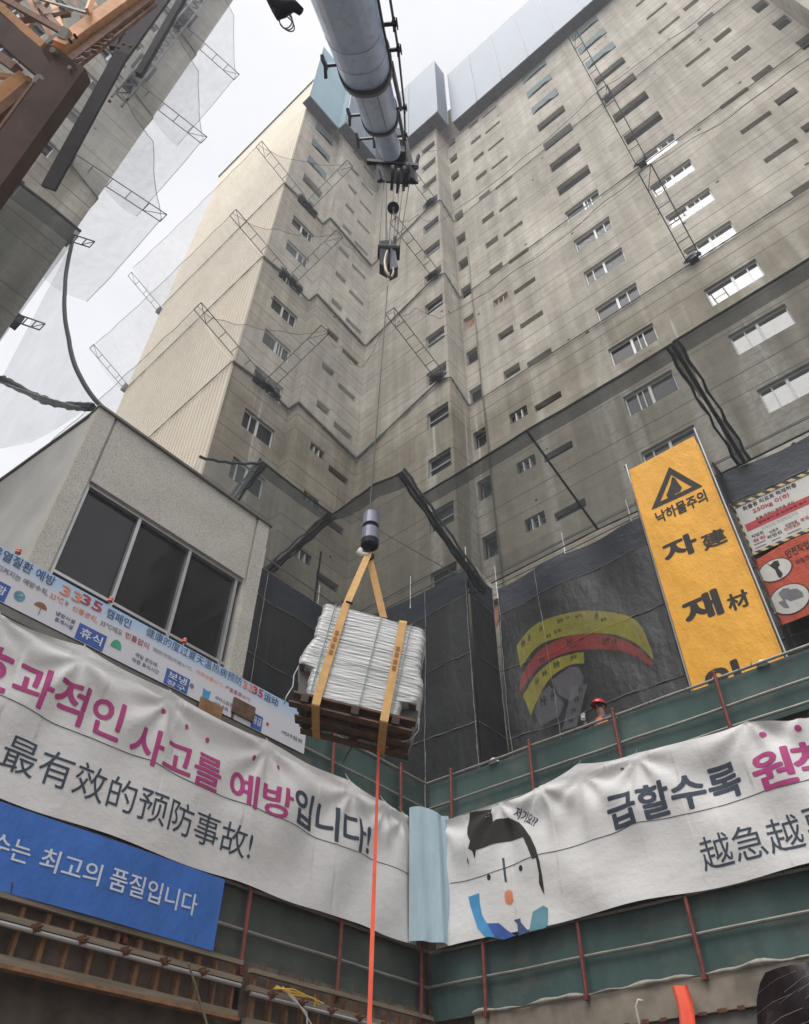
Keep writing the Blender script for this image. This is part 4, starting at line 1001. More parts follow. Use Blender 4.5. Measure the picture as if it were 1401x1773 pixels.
# ================================================================== BANNERS OVER THE PIT EDGE
def poly_interp(pts):
    def f(u):
        if u <= pts[0][0]: return pts[0][1]
        for (a, za), (b, zb) in zip(pts, pts[1:]):
            if u <= b:
                t = (u - a) / (b - a); return za + (zb - za) * t - .045 * min(1, abs(b - a)) * 4 * t * (1 - t)
        return pts[-1][1]
    return f
def folds(ties, seed, amp, top, c0=0.0):
    r = random.Random(seed); k = [(r.uniform(1.0, 3.4), r.uniform(-3.5, 3.5), r.uniform(0, 6.3)) for _ in range(7)]
    def fn(u, z):
        s = 0
        for i, tu in enumerate(ties):
            du, dz = u - tu, top - z
            if abs(du) < 1.6 and dz > -.05:
                rr = math.hypot(du, dz) + .08; an = math.atan2(du, dz)
                s += amp * .8 * math.sin(an * 8 + i * 2 + 1.2 * math.sin(rr * 1.5)) * math.exp(-rr * .75) * min(1, rr * 2.2)
        for f_, g_, p in k: s += amp * .34 * math.sin(f_ * 1.25 * u + g_ * 1.3 * z + p + .9 * math.sin(1.7 * u + z)) * (.55 + .45 * math.sin(.9 * u + p))
        return s
    return fn
bl = thing('banner', 'long white banner on the left with big pink Korean words and a navy Chinese line', 'banner', (XF, 6.5, 3.6))
CXL = XF + .16
ptsL = [(onX(x, y, CXL).y, onX(x, y, CXL).z) for x, y in ((-160, 985), (0, 1063), (148, 1119), (296, 1198), (464, 1283), (607, 1352), (668, 1390), (700, 1410))]
fL = folds([p[0] for p in ptsL], 31, .042, 5.55); sL = Xsurf(CXL, fL); ztL = poly_interp(ptsL)
part('cloth', clipped_cloth([(1.2 + .1 * i, 3.575 + .015 * math.sin((1.2 + .1 * i) * 3)) for i in range(94)] + [(10.5 - .05 * i, ztL(10.5 - .05 * i)) for i in range(187)], sL, .05), M['banner'], bl)
def L4(t_, surf, c, b, bo, Lp, Rp, Tp, Bp, mat, pl='X', **k):
    u0, u1, v0, v1 = boxuv(pl, Lp, Rp, Tp, Bp, c); lettering(t_, surf, b, bo, u0, u1, v0, v1, mat, **k)
kw = dict(step=.05, off=.006)
L4(bl, sL, CXL, '과적인', .022, (30, 1166), (212, 1250), (42, 1140), (201, 1286), M['pink'], **kw)
u0, u1, v0, v1 = boxuv('X', (30, 1166), (212, 1250), (42, 1140), (201, 1286), CXL); lettering(bl, sL, '효', .022, u0 - .52, u0 - .07, v0, v1, M['pink'], **kw)
L4(bl, sL, CXL, '사고를', .022, (230, 1276), (382, 1351), (297, 1276), (322, 1351), M['pink'], **kw)
L4(bl, sL, CXL, '예방', .022, (401, 1362), (502, 1382), (415, 1331), (485, 1420), M['pink'], **kw)
L4(bl, sL, CXL, '입니다!', .024, (505, 1400), (641, 1452), (522, 1370), (537, 1438), M['navy'], **kw)
L4(bl, sL, CXL, '最有效的预防事故!', .0, (4, 1306), (433, 1482), (22, 1268), (42, 1344), M['navy'], **kw)
for x, y in ((284, 1231), (324, 1258), (363, 1280), (441, 1312), (482, 1329)):
    p = onX(x, y, CXL); mb = on_surface([(p.y + .035 * math.cos(i * math.pi / 8), p.z + .042 * math.sin(i * math.pi / 8)) for i in range(16)], [tuple(range(16))], sL, .05, .006); part('dot', mb, M['pink'], bl)
sm = MB(); zs_ = [onX(x, y, CXL) for x, y in ((0, 1204), (260, 1316), (440, 1397), (640, 1483))]
zsm = poly_interp([(p.y, p.z) for p in zs_])
sm.tube([sL(2.2 + i * .1, zsm(2.2 + i * .1), .004) for i in range(82)], .006, 4); part('stitched_seam', sm, M['grey_print'], bl)
for u, z in ptsL[1:]: tie = MB(); tie.tube([sL(u, z - .02, .01), (XF + .06, u + .01, z + .10), (XF + .04, u - .01, z + .16)], .006, 5); part('tie_cord', tie, M['white_hose'], bl)

lb_ = thing('corner_sheet', 'pale blue cloth sheet hanging across the corner between the two white banners', 'cloth sheet', (XF + .2, 10.7, 3.6))
a0, a1 = Vector((CXL + .02, 10.28, 0)), Vector((CXL + .42, YF - .10, 0)); nn = Vector((.6, -.6, 0)).normalized()
def fc(u, v):
    z = 3.58 + (5.74 + .06 * math.sin(u * 5) - 3.58) * v; p = a0.lerp(a1, u) + nn * (.05 * math.sin(u * 6 + 6 * u * u + v * 1.5) * (1.1 - .5 * v) * (.3 + .7 * u) + .018 * u * u * math.sin(u * u * 22 + 2.5 * v) + .02) + nn * (.10 * (1 - v) * math.sin(3.1 * u))
    return (p.x, p.y, z)
mb = MB(); mb.smooth = True; mb.grid(40, 24, fc); part('cloth', mb, M['sheet_blue'], lb_)
sL2 = MB(); sL2.smooth = True

br = thing('banner', 'long white banner on the right with a printed cartoon face and navy Korean words', 'banner', (-4, YF, 3.5))
CYR = YF - .16
ptsR = [(onY(x, y, CYR).x, onY(x, y, CYR).z) for x, y in ((752, 1424), (862, 1390), (935, 1362), (1000, 1322), (1098, 1303), (1292, 1250), (1401, 1240), (1500, 1215))]
fR = folds([p[0] for p in ptsR], 37, .05, 5.6); sRb = Ysurf(CYR, fR); ztR = poly_interp(ptsR)
part('cloth', clipped_cloth([(ptsR[0][0] + .1 * i, 3.56 + .02 * math.sin(.22 * i)) for i in range(78)] + [(ptsR[0][0] + 7.7 - .05 * i, ztR(ptsR[0][0] + 7.7 - .05 * i)) for i in range(155)], sRb, .05), M['banner'], br)
kr = dict(pl='Y', step=.05, off=.006)
L4(br, sRb, CYR, '급할수록', .03, (1054, 1403), (1281, 1352), (1097, 1368), (1064, 1437), M['navy'], **kr)
L4(br, sRb, CYR, '원', .03, (1305, 1336), (1374, 1325), (1329, 1302), (1348, 1364), M['pink'], **kr)
u0, u1, v0, v1 = boxuv('Y', (1305, 1336), (1374, 1325), (1329, 1302), (1348, 1364), CYR); lettering(br, sRb, '칙을', .03, u1 + .03, u1 + .03 + (u1 - u0) * 2, v0, v1, M['pink'], .05, .006)
L4(br, sRb, CYR, '越急越', .0, (1211, 1477), (1392, 1448), (1236, 1444), (1242, 1503), M['navy'], **kr)
u0, u1, v0, v1 = boxuv('Y', (1211, 1477), (1392, 1448), (1236, 1444), (1242, 1503), CYR); lettering(br, sRb, '要', .0, u1 + .07, u1 + .07 + (u1 - u0) * .3, v0, v1, M['navy'], .05, .006)
L4(br, sRb, CYR, '저기요??', .02, (889, 1414), (932, 1414), (910, 1405), (910, 1424), M['navy'], rot=-.62, **kr)
def fpoly(pts, mat, nm, off=.006): return shape(br, sRb, px_uv(zz(pts, 750, 1370, 5.604), CYR), mat, nm, .05, off)
fpoly([(365, 210), (570, 170), (575, 295), (660, 262), (740, 262), (830, 300), (900, 370), (960, 450), (1010, 560), (1040, 680), (1060, 830), (1072, 1000), (1050, 960), (1025, 890), (1030, 800), (1010, 650), (975, 665), (935, 550), (890, 455), (700, 480), (545, 525), (420, 570), (402, 655), (385, 580), (355, 565), (375, 490), (345, 420), (335, 350)], M['ink'], 'printed_hair', .007)
fpoly([(665, 645), (685, 645), (722, 880), (702, 885)], M['navy'], 'printed_nose')
for cx, cy in ((535, 832), (860, 752)): fpoly([(cx + 20 * math.cos(i * math.pi / 7), cy + 30 * math.sin(i * math.pi / 7)) for i in range(14)], M['ink'], 'printed_eye')
fpoly([(705, 975), (730, 962), (760, 965), (778, 990), (785, 1070), (765, 1098), (735, 1102), (710, 1085), (698, 1030)], M['orange_print'], 'printed_mouth')
fpoly([(340, 640), (345, 720), (330, 680)], M['ink'], 'printed_ear')
fpoly([(318, 1015), (350, 1005), (430, 980), (440, 1080), (470, 1200), (520, 1280), (600, 1420), (500, 1410), (430, 1330), (380, 1200), (345, 1110)], M['sky_print'], 'printed_scarf')
fpoly([(520, 1282), (640, 1280), (720, 1350), (800, 1400), (690, 1440), (600, 1425)], M['blue_print'], 'printed_scarf')
fpoly([(785, 1250), (850, 1235), (855, 1275), (935, 1365), (830, 1405), (820, 1290)], M['navy_blue'], 'printed_tie')
fpoly([(965, 1170), (1060, 1105), (1105, 1130), (1112, 1300), (1080, 1330), (935, 1365), (950, 1260)], M['teal_print'], 'printed_scarf')
for x, y in ((1322, 1273), (1382, 1261)):
    p = onY(x, y, CYR); mb = on_surface([(p.x + .045 * math.cos(i * math.pi / 8), p.z + .045 * math.sin(i * math.pi / 8)) for i in range(16)], [tuple(range(16))], sRb, .05, .006); part('dot', mb, M['pink'], br)
zs_ = [onY(x, y, CYR) for x, y in ((770, 1530), (940, 1478), (1100, 1426), (1330, 1368), (1401, 1350))]; zsm = poly_interp([(p.x, p.z) for p in zs_])
sm = MB(); sm.tube([sRb(-8.3 + i * .1, zsm(-8.3 + i * .1), .004) for i in range(70)], .006, 4); part('stitched_seam', sm, M['grey_print'], br)
for u, z in ptsR[2:]: tie = MB(); tie.tube([sRb(u, z - .02, .01), (u + .01, YF - .06, z + .07), (u - .01, YF - .02, z + .11)], .005, 5); part('tie_cord', tie, M['pipe'], br)

bb = thing('banner', 'blue banner with white Korean words at the lower left', 'banner', (XF, 5, 2.7))
CXB = XF + .19; wb = wavy(41, .022); sB = Xsurf(CXB, wb)
part('cloth', sheet(sB, 1.0, 6.50, 2.69, 3.535, .06, .06), M['banner_blue'], bb)
u0, u1, v0, v1 = boxuv('X', (22, 1471), (54, 1477), (31, 1452), (46, 1497), CXB); lettering(bb, sB, '수는', .012, u0 - (u1 - u0) * 1.15, u1, v0, v1, M['white_print'], **kw)
L4(bb, sB, CXB, '최고의', .012, (70, 1491), (174, 1514), (103, 1474), (166, 1535), M['white_print'], **kw)
L4(bb, sB, CXB, '품질입니다', .012, (188, 1528), (341, 1567), (200, 1503), (335, 1586), M['white_print'], **kw)

st = thing('banner', 'narrow pale blue and white heat safety banner with orange 3335 along the top left fence', 'banner', (XF, 5, 5.85))
CXS = XF + .11; wv_ = wavy(43, .012); sS = Xsurf(CXS, wv_)
zS1, zS0 = 6.53, 5.80
mb = sheet(sS, .8, 7.70, zS0, zS1, .07, .07); part('cloth', mb, M['strip'], st)
ks = dict(step=.07, off=.006)
def s1(b, bo, Lp, Rp, h, mat, dz=0.0):
    p, q = onX(*Lp, CXS), onX(*Rp, CXS); z = (p.z + q.z) / 2 + dz
    lettering(st, sS, b, bo, p.y, q.y, z - h / 2, z + h / 2, M[mat], **ks)
s1('온열질환 예방', .012, (-14, 953), (96, 1005), .155, 'navy_blue'); s1('33', .02, (106, 1020), (141, 1037), .15, 'orange_print'); s1('35', .02, (141, 1037), (177, 1052), .15, 'red_print')
s1('캠페인', .012, (185, 1061), (227, 1080), .145, 'navy_blue'); s1('健康的度过夏天温热病预防', .0, (253, 1094), (419, 1180), .15, 'navy_blue')
s1('33', .03, (421, 1184), (438, 1193), .13, 'orange_print'); s1('35', .03, (438, 1194), (455, 1202), .13, 'red_print'); s1('运动', .008, (457, 1205), (481, 1217), .14, 'navy_blue')
s1('지켜지는 예방수칙,', .01, (-6, 982), (84, 1026), .09, 'grey_print'); s1('33℃', .01, (87, 1030), (110, 1042), .08, 'orange_print'); s1('는', .01, (113, 1043), (119, 1046), .07, 'grey_print')
s1('신중관리,', .01, (126, 1052), (169, 1074), .09, 'orange_print'); s1('35℃에도', .01, (174, 1078), (212, 1096), .085, 'grey_print'); s1('빈틈없이', .01, (217, 1100), (258, 1118), .095, 'red_print')
s1('预防守则开始31℃,', .0, (264, 1126), (334, 1158), .07, 'grey_print'); s1('非常慎重33℃,', .0, (339, 1163), (388, 1187), .07, 'orange_print'); s1('严重重要35℃', .0, (390, 1190), (434, 1212), .07, 'red_print')
def sbox(Lp, Rp, mat, txt=(), h=.25, z0=5.81):
    p, q = onX(*Lp, CXS), onX(*Rp, CXS)
    shape(st, sS, [(p.y, z0), (q.y, z0), (q.y, z0 + h), (p.y, z0 + h)], M[mat], 'printed_box', .07, .004)
    for (b, fz, fh) in txt: lettering(st, sS, b, .02, p.y + (q.y - p.y) * .12, q.y - (q.y - p.y) * .12, z0 + h * fz, z0 + h * (fz + fh), M['white_print'], .07, .008)
sbox((-22, 1000), (17, 1022), 'blue_print', (('바람', .30, .5),)); sbox((137, 1082), (184, 1108), 'blue_print', (('휴식', .25, .55),)); sbox((288, 1161), (328, 1182), 'blue_print', (('보냉', .45, .45), ('장구', .05, .3))); sbox((437, 1236), (455, 1246), 'blue_print', (('응급', .3, .5),))
def icon(cx, cy, pts, mat):
    p = onX(cx, cy, CXS); shape(st, sS, [(p.y + a, p.z + b) for a, b in pts], M[mat], 'printed_icon', .07, .005)
circ = lambda r, n=16, a0=0, a1=2 * math.pi: [(r * math.cos(a0 + (a1 - a0) * i / n), r * math.sin(a0 + (a1 - a0) * i / n)) for i in range(n)]
icon(34, 1032, circ(.075), 'teal_print'); icon(34, 1032, circ(.05), 'strip' if False else 'white_print'); icon(34, 1032, circ(.038), 'teal_print')
icon(70, 1052, [(.09 * math.cos(i * math.pi / 10), .08 * math.sin(i * math.pi / 10)) for i in range(11)], 'brown_print'); icon(69, 1058, [(-.006, -.06), (.006, -.06), (.006, .06), (-.006, .06)], 'brown_print')
icon(200, 1122, [(.085 * math.cos(i * math.pi / 10), .13 * math.sin(i * math.pi / 10)) for i in range(11)] + [(-.09, -.02), (.1, -.02)][::-1][:0], 'green_print')
icon(357, 1202, [(-.06, -.08), (.06, -.08), (.07, .08), (.02, .06), (-.02, .06), (-.07, .08)], 'sky_print'); icon(332, 1188, circ(.04), 'grey_print'); icon(463, 1254, circ(.03), 'red_print')
for b, Lp, Rp, m_ in (('냉방시설', (97, 1061), (130, 1077), 'navy_blue'), ('휴게시설', (95, 1071), (126, 1087), 'navy_blue'), ('매일 온도에', (235, 1132), (271, 1152), 'grey_print'), ('따른 휴식시간', (229, 1142), (275, 1164), 'grey_print'),
                      ('아이스조끼', (373, 1207), (402, 1222), 'grey_print'), ('냉각 조끼', (370, 1216), (394, 1230), 'navy_blue'), ('119신고 후 응급 처치', (487, 1267), (522, 1284), 'ink')): s1(b, .012, Lp, Rp, .062, m_)

# boards tucked between strip and banner
for (x0, y0, x1, y1, mat, lab) in ((346, 1212, 384, 1250, 'timber_warm', 'brown timber board behind the top edge of the left white banner'), (404, 1210, 441, 1252, 'wood_dark', 'dark square board hiding part of the heat safety banner')):
    p, q = onX(x0, (y0 + y1) / 2 - 12, XF + .14), onX(x1, (y0 + y1) / 2 + 6, XF + .14)
    zc = (p.z + q.z) / 2; mb = MB(); mb.box((XF + .115, p.y, zc - .13), (XF + .145, q.y, zc + .12)); mb.box((XF + .09, p.y + .02, zc - .22), (XF + .112, p.y + .07, zc + .10)); solo('timber_board', mb, M[mat], lab, 'board')
# steel channel under the strip
mb = MB(); mb.box((XF + .02, -3, 5.66), (XF + .09, 7.9, 5.79)); mb.box((XF + .092, -3, 5.66), (XF + .10, 7.9, 5.69)); solo('steel_channel', mb, M['coping'], 'dark steel channel under the heat safety banner', 'steel channel')

# ================================================================== FORMWORK, LOWER LEFT
def formwork(label, y0, y1, step, seed, hi=2.72):
    r = random.Random(seed); X = XF + .12
    t_ = thing('wall_formwork', label, 'formwork', (X, y0, 2.0), 'timber formwork along the lower left pit wall')
    mb = MB(); mb.box((X - .14, y0, 2.1), (X - .115, y1, 2.74)); part('backing_board', mb, M['soil'], t_)
    for z, h, d, m_ in ((hi - .05, .055, .07, 'timber'), (hi - .25, .06, .09, 'timber'), (hi - .61, .075, .10, 'timber'), (hi - .69, .04, .14, 'timber_warm')):
        mb = MB(); mb.beam((X + d / 2 - .02, y0, z), (X + d / 2 - .02, y1, z + r.uniform(-.02, .02)), d, h, up=(0, 0, 1)); part('waler', mb, M[m_], t_)
    mb = MB(); mb.tube([(X + .07, y0 + .02, hi - .315), (X + .07, y1 - .02, hi - .32)], .026, 8); part('tie_pipe', mb, M['alu'], t_)
    y = y0 + .12
    while y < y1 - .05:
        mb = MB(); w_ = r.uniform(.035, .055)
        mb.box((X - .11, y, hi - .215), (X - .03, y + w_, hi - .085)); mb.box((X - .11, y + .02, hi - .57), (X - .03, y + .02 + w_, hi - .29)); part('stud', mb, M['timber_warm'], t_)
        y += step * r.uniform(.92, 1.08)
    y = y0 + .35
    while y < y1 - .1:
        mb = MB(); mb.beam((X + .08, y - .04, hi - .30), (X + .08, y + .04, hi - .26), .05, .09); mb.tube([(X - .05, y, hi - .28), (X + .20, y + .01, hi - .28)], .012, 6); mb.tube([(X + .10, y, hi - .28), (X + .125, y, hi - .28)], .035, 8); part('tie_clamp', mb, M['rust'], t_)
        y += .56 * r.uniform(.95, 1.05)
    mb = MB(); y = y0 + .2
    while y < y1:
        mb.tube([(X + .05, y, hi - .03), (X + .06, y + r.uniform(-.04, .04), hi + r.uniform(.05, .12))], .007, 5)
        if r.random() < .5: mb.tube([(X + .05, y + .06, hi - .02), (X + .06, y + .05, hi + .08), (X + .05, y, hi + .04)], .005, 5)
        y += r.uniform(.28, .5)
    part('bent_wire', mb, M['rust'], t_)
    return t_
formwork('long timber formwork under the blue banner, lower left', 1.0, 7.02, .285, 51)
formwork('shorter timber formwork under the dusty green fence, right of the long one', 7.16, 10.9, .30, 52, 2.66)
mb = MB(); mb.tube([(XF + .35, 6.05, 2.45), (XF + .30, 6.35, 2.1), (XF + .3, 6.62, 1.75), (XF + .3, 6.7, 1.5)], .014, 6); solo('pale_rod', mb, M['timber'], 'thin pale rod leaning on the long formwork', 'rod')
for (a, b, m_, lab, nm) in (((474, 1712), (560, 1738), 'yellow_rope', 'yellow cords over the shorter formwork', 'cord'), ((487, 1712), (540, 1775), 'white_hose', 'pale pink cord over the shorter formwork', 'cord')):
    p, q = onX(*a, XF + .3), onX(*b, XF + .34); mb = MB()
    for k in range(3 if m_ == 'yellow_rope' else 2):
        mb.tube([p + Vector((0, .02 * k, .02 * k)), p.lerp(q, .35) + Vector((.02, 0, .05 - .03 * k)), p.lerp(q, .7) + Vector((.02, .05 * k, .02)), q + Vector((0, -.08 * k, -.03 * k))], .010, 6)
    solo('cord', mb, M[m_], lab, 'cord')

# ================================================================== SMALL THINGS ON THE RIGHT BEAM
p = onY(1180, 1708, YF - .1); mb = MB(); mb.smooth = True
mb.grid(8, 14, lambda u, v: (p.x - .11 + .22 * u + .03 * math.sin(v * 5), p.y - .05 - .04 * math.sin(u * 7) - .05 * v, p.z - .78 * v)); solo('red_cloth', mb, M['tag'], 'bright red cloth strip hanging over the concrete beam, bottom right', 'cloth strip')
p = onY(1110, 1750, YF - .12); mb = MB(); mb.smooth = True; mb.tube([p + Vector((.05, 0, .10)), p + Vector((0, -.02, .12)), p + Vector((-.05, -.02, .05)), p + Vector((-.06, 0, -.05)), p + Vector((-.05, 0, -.3))], .016, 8); solo('white_hose', mb, M['white_hose'], 'bent white hose end against the concrete beam', 'hose')
wb_ = thing('reflection_bundle', 'dark maroon reflection stand-in at the bottom right corner', 'reflection stand-in', (-2.4, 10.6, 1.8))  # added object in place of a reflection in the cab glass
mb = MB(); mb.smooth = True
mb.grid(24, 16, lambda u, v: (-3.75 + 2.8 * u + .04 * math.sin(v * 9), 10.62 - .25 * math.sin(math.pi * min(1, u * 1.2)) - .05 * math.sin(u * 17 + v * 5), 1.35 + (1.02 + .06 * math.sin(u * 5)) * v * (.5 + .5 * min(1, u * 9) ** .5)))
part('core', mb, M['maroon'], wb_)
mb = MB(); r_ = random.Random(5)
for _ in range(26):
    u, v = r_.uniform(-3.6, -1.6), r_.uniform(1.5, 2.2); mb.tube([(u, 10.33, v), (u + .25, 10.30, v + .10), (u + .5, 10.32, v + .16)], r_.uniform(.001, .003), 4)
part('reflection_streak', mb, M['pipe'], wb_)
mb = MB(); mb.box((-3.7, 10.6, -2.9), (1.5, 10.97, 1.52)); solo('concrete_ledge', mb, M['pit_wall'], 'concrete ledge under the dark reflection stand-in', 'ledge')

# ================================================================== MOBILE CRANE BOOM, HOOK AND LOAD
HR = 7.5                                   # horizontal range of the hanging load
H = onH(684, 288, HR); P0 = atD(600, 0, 9.6); dB = (H - P0).normalized()
def bpt(px, py):                            # point of the boom axis seen at a photo point
    d = ray(px, py).normalized(); wv = P0; a, b, c_ = dB.dot(dB), dB.dot(d), d.dot(d); e, f = dB.dot(wv), d.dot(wv)
    return P0 + dB * ((b * f - c_ * e) / (a * c_ - b * b))
def depth(p): return sum(RC[2][i] * p[i] for i in range(3))
crane = thing('mobile_crane_boom', 'grey telescopic crane boom reaching down from the top edge to its dark head', 'crane boom', tuple(P0 - dB * 11))
sB1 = dB.cross(Vector((0, 0, 1))).normalized(); uB = sB1.cross(dB).normalized()
if uB.z < 0: uB = -uB
def boomtube(p, q, rx, ry, n=28):
    mb = MB(); mb.smooth = True; b0 = len(mb.v)
    for c_ in (p, q):
        for j in range(n):
            a = 2 * math.pi * j / n; x, y = math.cos(a), math.sin(a)
            f = 1 / max(1e-6, (abs(x) ** 2.5 + abs(y) ** 2.5) ** .4)
            mb.v.append(c_ + sB1 * (rx * x * f) + uB * (ry * y * f))
    for j in range(n): mb.f.append((j, (j + 1) % n, n + (j + 1) % n, n + j)); mb.mi.append(0)
    mb.f.append(tuple(reversed(range(n)))); mb.f.append(tuple(range(n, 2 * n))); mb.mi += [0, 0]
    return mb
cA, cB, cC, cD = bpt(631, 112), bpt(659, 198), bpt(676, 245), bpt(679, 256)
def wr(p, px): return px * depth(p) / FPX / 2
rA, rB, rC_ = wr(cA, 86), wr(cB, 59), wr(cC, 38)
base = P0 - dB * 11
part('boom_section', boomtube(base, cA, rA * 1.02, rA * 1.12), M['boom'], crane)
part('boom_section', boomtube(cA - dB * 2, cB, rB * 1.02, rB * 1.12), M['boom'], crane)
part('boom_section', boomtube(cB - dB * 2, cD, rC_ * 1.0, rC_ * 1.1), M['boom'], crane)
part('collar', boomtube(cA - dB * .22, cA + dB * .06, rA * 1.09, rA * 1.2), M['boom_band'], crane)
part('collar', boomtube(cB - dB * .16, cB + dB * .05, rB * 1.09, rB * 1.2), M['boom_band'], crane)
def bracket(c_, out, arm_l, mats='black_steel', lamp=True):
    mb = MB(); s = sB1 * out; q = c_ + s * arm_l
    mb.beam(c_ + s * .0, q, .045, .045); mb.beam(q - dB * .05, q + dB * .05 + s * .02 + uB * -.16, .05, .07); mb.beam(q - dB * .38, q + dB * .08, .05, .07)
    mb.beam(c_ + s * (arm_l * .45) - uB * .2, c_ + s * (arm_l * .45) + uB * .05, .05, .05)
    return part('side_bracket', mb, M['boom_band'], crane)
lft = sB1 if project(cA + sB1)[0] < project(cA)[0] else -sB1
sg = 1 if lft == sB1 else -1
bracket(cA - dB * .1, sg, rA + .22); bracket(cB - dB * .1, sg, rB + .24); bracket(bpt(672, 236), sg, rC_ + .36)
# weld seams, wear strips and a hose along the boom
for (p_, q_, rx, a_) in ((P0 - dB * 3, cA - dB * .3, rA, 1.15), (P0 - dB * 3, cA - dB * .3, rA, 2.0), (cA + dB * .1, cB - dB * .2, rB, 1.2), (cA + dB * .1, cB - dB * .2, rB, 1.95)):
    d_ = sB1 * (rx * 1.035 * math.cos(-a_)) + uB * (rx * 1.13 * math.sin(-a_)); mb = MB(); mb.beam(p_ + d_, q_ + d_, .022, .014); part('weld_seam', mb, M['boom_band'], crane)
d_ = -lft * rA * 1.06 - uB * rA * .3; mb = MB(); mb.tube([P0 - dB * 3 + d_ + uB * .02 * math.sin(i) + (cA - P0 + dB * 3) * (i / 16) for i in range(17)], .018, 6); part('hose', mb, M['black_steel'], crane)
for f in (.25, .6, .85):
    p_ = P0.lerp(cA, f); part('wear_band', boomtube(p_ - dB * .03, p_ + dB * .03, rA * 1.03, rA * 1.13), M['boom'], crane)
# rope guides on the right side and the hoist rope that runs through them
gp_, mbw = [], MB()
for (c_, r_) in ((bpt(612, 48), rA), (cA - dB * .5, rA), (cB - dB * .3, rB), (bpt(673, 236), rC_)):
    q = c_ - lft * (r_ + .16); gp_.append(q)
    mb = MB(); mb.beam(c_ - lft * r_, q, .05, .05); mb.tube([q - dB * .09, q + dB * .09], .03, 8); mb.tube([q + uB * .08, q - uB * .10], .022, 6); mb.beam(q - dB * .12 - lft * .04, q + dB * .15 - lft * .04, .02, .06); part('rope_guide', mb, M['black_steel'], crane)
mbw.tube([gp_[0] - dB * 6] + gp_ + [cD - lft * (rC_ + .1) + dB * .3], .018, 6); part('guide_rope', mbw, M['cable'], crane)
mb = MB(); mb.beam(cA - lft * rA * 1.05 + dB * .2, cB - lft * rB * 1.3 - dB * .4, .05, .16); part('tail_plate', mb, M['boom_band'], crane)
mb = MB(); mb.beam(cB - lft * rB * 1.1 + dB * .1, cD - lft * rC_ * 1.5 - dB * .4, .05, .14); part('tail_plate', mb, M['boom_band'], crane)
# boom head hangs steeply down from the tip
hd = thing('boom_head', 'black sheave head at the tip of the crane boom', 'boom head', tuple(cD))
VZ = Vector((0, 0, 1)); hx = Vector((.72, .69, 0)).normalized(); hy = Vector((-hx.y, hx.x, 0))
ht = onH(677, 246, HR - .25); hb = onH(689, 316, HR - .1)
mb = MB()
ctr = (ht + hb) / 2
for s in (-.24, -.08, .08, .24): mb.beam(ht + hx * s * .7 + VZ * .2, hb + hx * s, .05, .50, up=hx)
mb.beam(ht + hx * -.30, ht + hx * .30, .5, .6); mb.beam(ctr + hx * -.26 + VZ * .4, ctr + hx * .27 + VZ * .4, .55, .9)
mb.beam(ctr - hx * .66 - VZ * .1, ctr + hx * .60 - VZ * .2, .10, .16); mb.beam(ctr + hx * .52 - VZ * .4, ctr + hx * .60 + VZ * .5, .06, .07); mb.beam(ctr - hx * .4 - VZ * .6, ctr - hx * .3 - VZ * 1.2, .09, .1); mb.beam(ctr + hx * .36 - VZ * .2, ctr + hx * .44 - VZ * 1.1, .16, .12)
part('head_frame', mb, M['black_steel'], hd)
for s, dz in ((-.14, .1), (0, -.05), (.14, .1), (.22, .35)):
    mb = MB(); p = hb + hx * s + VZ * (.15 + dz); mb.tube([p - hx * .035, p + hx * .035], .28, 18); part('sheave', mb, M['black_steel'], hd)
for s in (-.38, .42):
    mb = MB(); mb.beam(hb + hx * s + VZ * .05, hb + hx * s + VZ * .55, .07, .08); mb.ball(hb + hx * (s * .98) + VZ * .1, .055, 5); part('lamp_bracket', mb, M['weight'], hd)
mb = MB(); mb.beam(ctr - hx * .22 - hy * .36 + VZ * .6, ctr + hx * .22 - hy * .36 + VZ * .6, .03, .30); part('front_plate', mb, M['boom_band'], hd)
# hook block
hkt = onH(673, 425, HR); zt_, zb_k, zh = hkt.z, onH(671, 474, HR).z, onH(670, 499, HR).z
hb_h = zt_ - zb_k
blk = thing('hook_block', 'dark blue hook block with pale worn hook hanging under the boom head', 'hook block', tuple(hkt))
mb = MB(); mb.hexa([hkt + hx * a + hy * b + VZ * c_ for a, b, c_ in ((-.16, -.12, -hb_h * .86), (.00, -.12, -hb_h), (.00, .10, -hb_h), (-.16, .10, -hb_h * .86), (-.19, -.12, -.05), (.01, -.12, .0), (.01, .10, .0), (-.19, .10, -.05))]); part('cheek_plate', mb, M['black_steel'], blk)
mb = MB(); mb.hexa([hkt + hx * a + hy * b + VZ * c_ for a, b, c_ in ((.05, -.14, -hb_h * 1.06), (.21, -.10, -hb_h * .9), (.21, .12, -hb_h * .9), (.05, .12, -hb_h * 1.06), (.04, -.14, .02), (.12, -.10, -.08), (.12, .12, -.08), (.04, .12, .02))]); part('cheek_plate', mb, M['boom_band'], blk)
mb = MB(); mb.hexa([hkt + hx * a + hy * b + VZ * c_ for a, b, c_ in ((-.12, -.07, -hb_h * .8), (.14, -.07, -hb_h * .8), (.14, .09, -hb_h * .8), (-.12, .09, -hb_h * .8), (-.12, -.07, -.15), (.12, -.07, -.15), (.12, .09, -.15), (-.12, .09, -.15))]); mb.tube([hkt + hx * -.22 - VZ * .3, hkt + hx * .24 - VZ * .3], .15, 14); mb.beam(hkt + hx * .10 - VZ * .1, hkt + hx * .14 + VZ * .4, .05, .05); part('sheave', mb, M['black_steel'], blk)
mb = MB(); mb.smooth = True; b_ = hkt - VZ * (hb_h * .62) - hy * .2; hl = (zt_ - hb_h * .62) - zh
mb.tube([b_ + hx * a + VZ * (c_ * hl) for a, c_ in ((-.02, .10), (-.04, -.05), (-.06, -.35), (-.03, -.68), (.03, -.92), (.09, -.95), (.12, -.75), (.11, -.55))], [.022, .026, .032, .036, .032, .028, .022, .012], 10); part('hook', mb, M['hook'], blk)
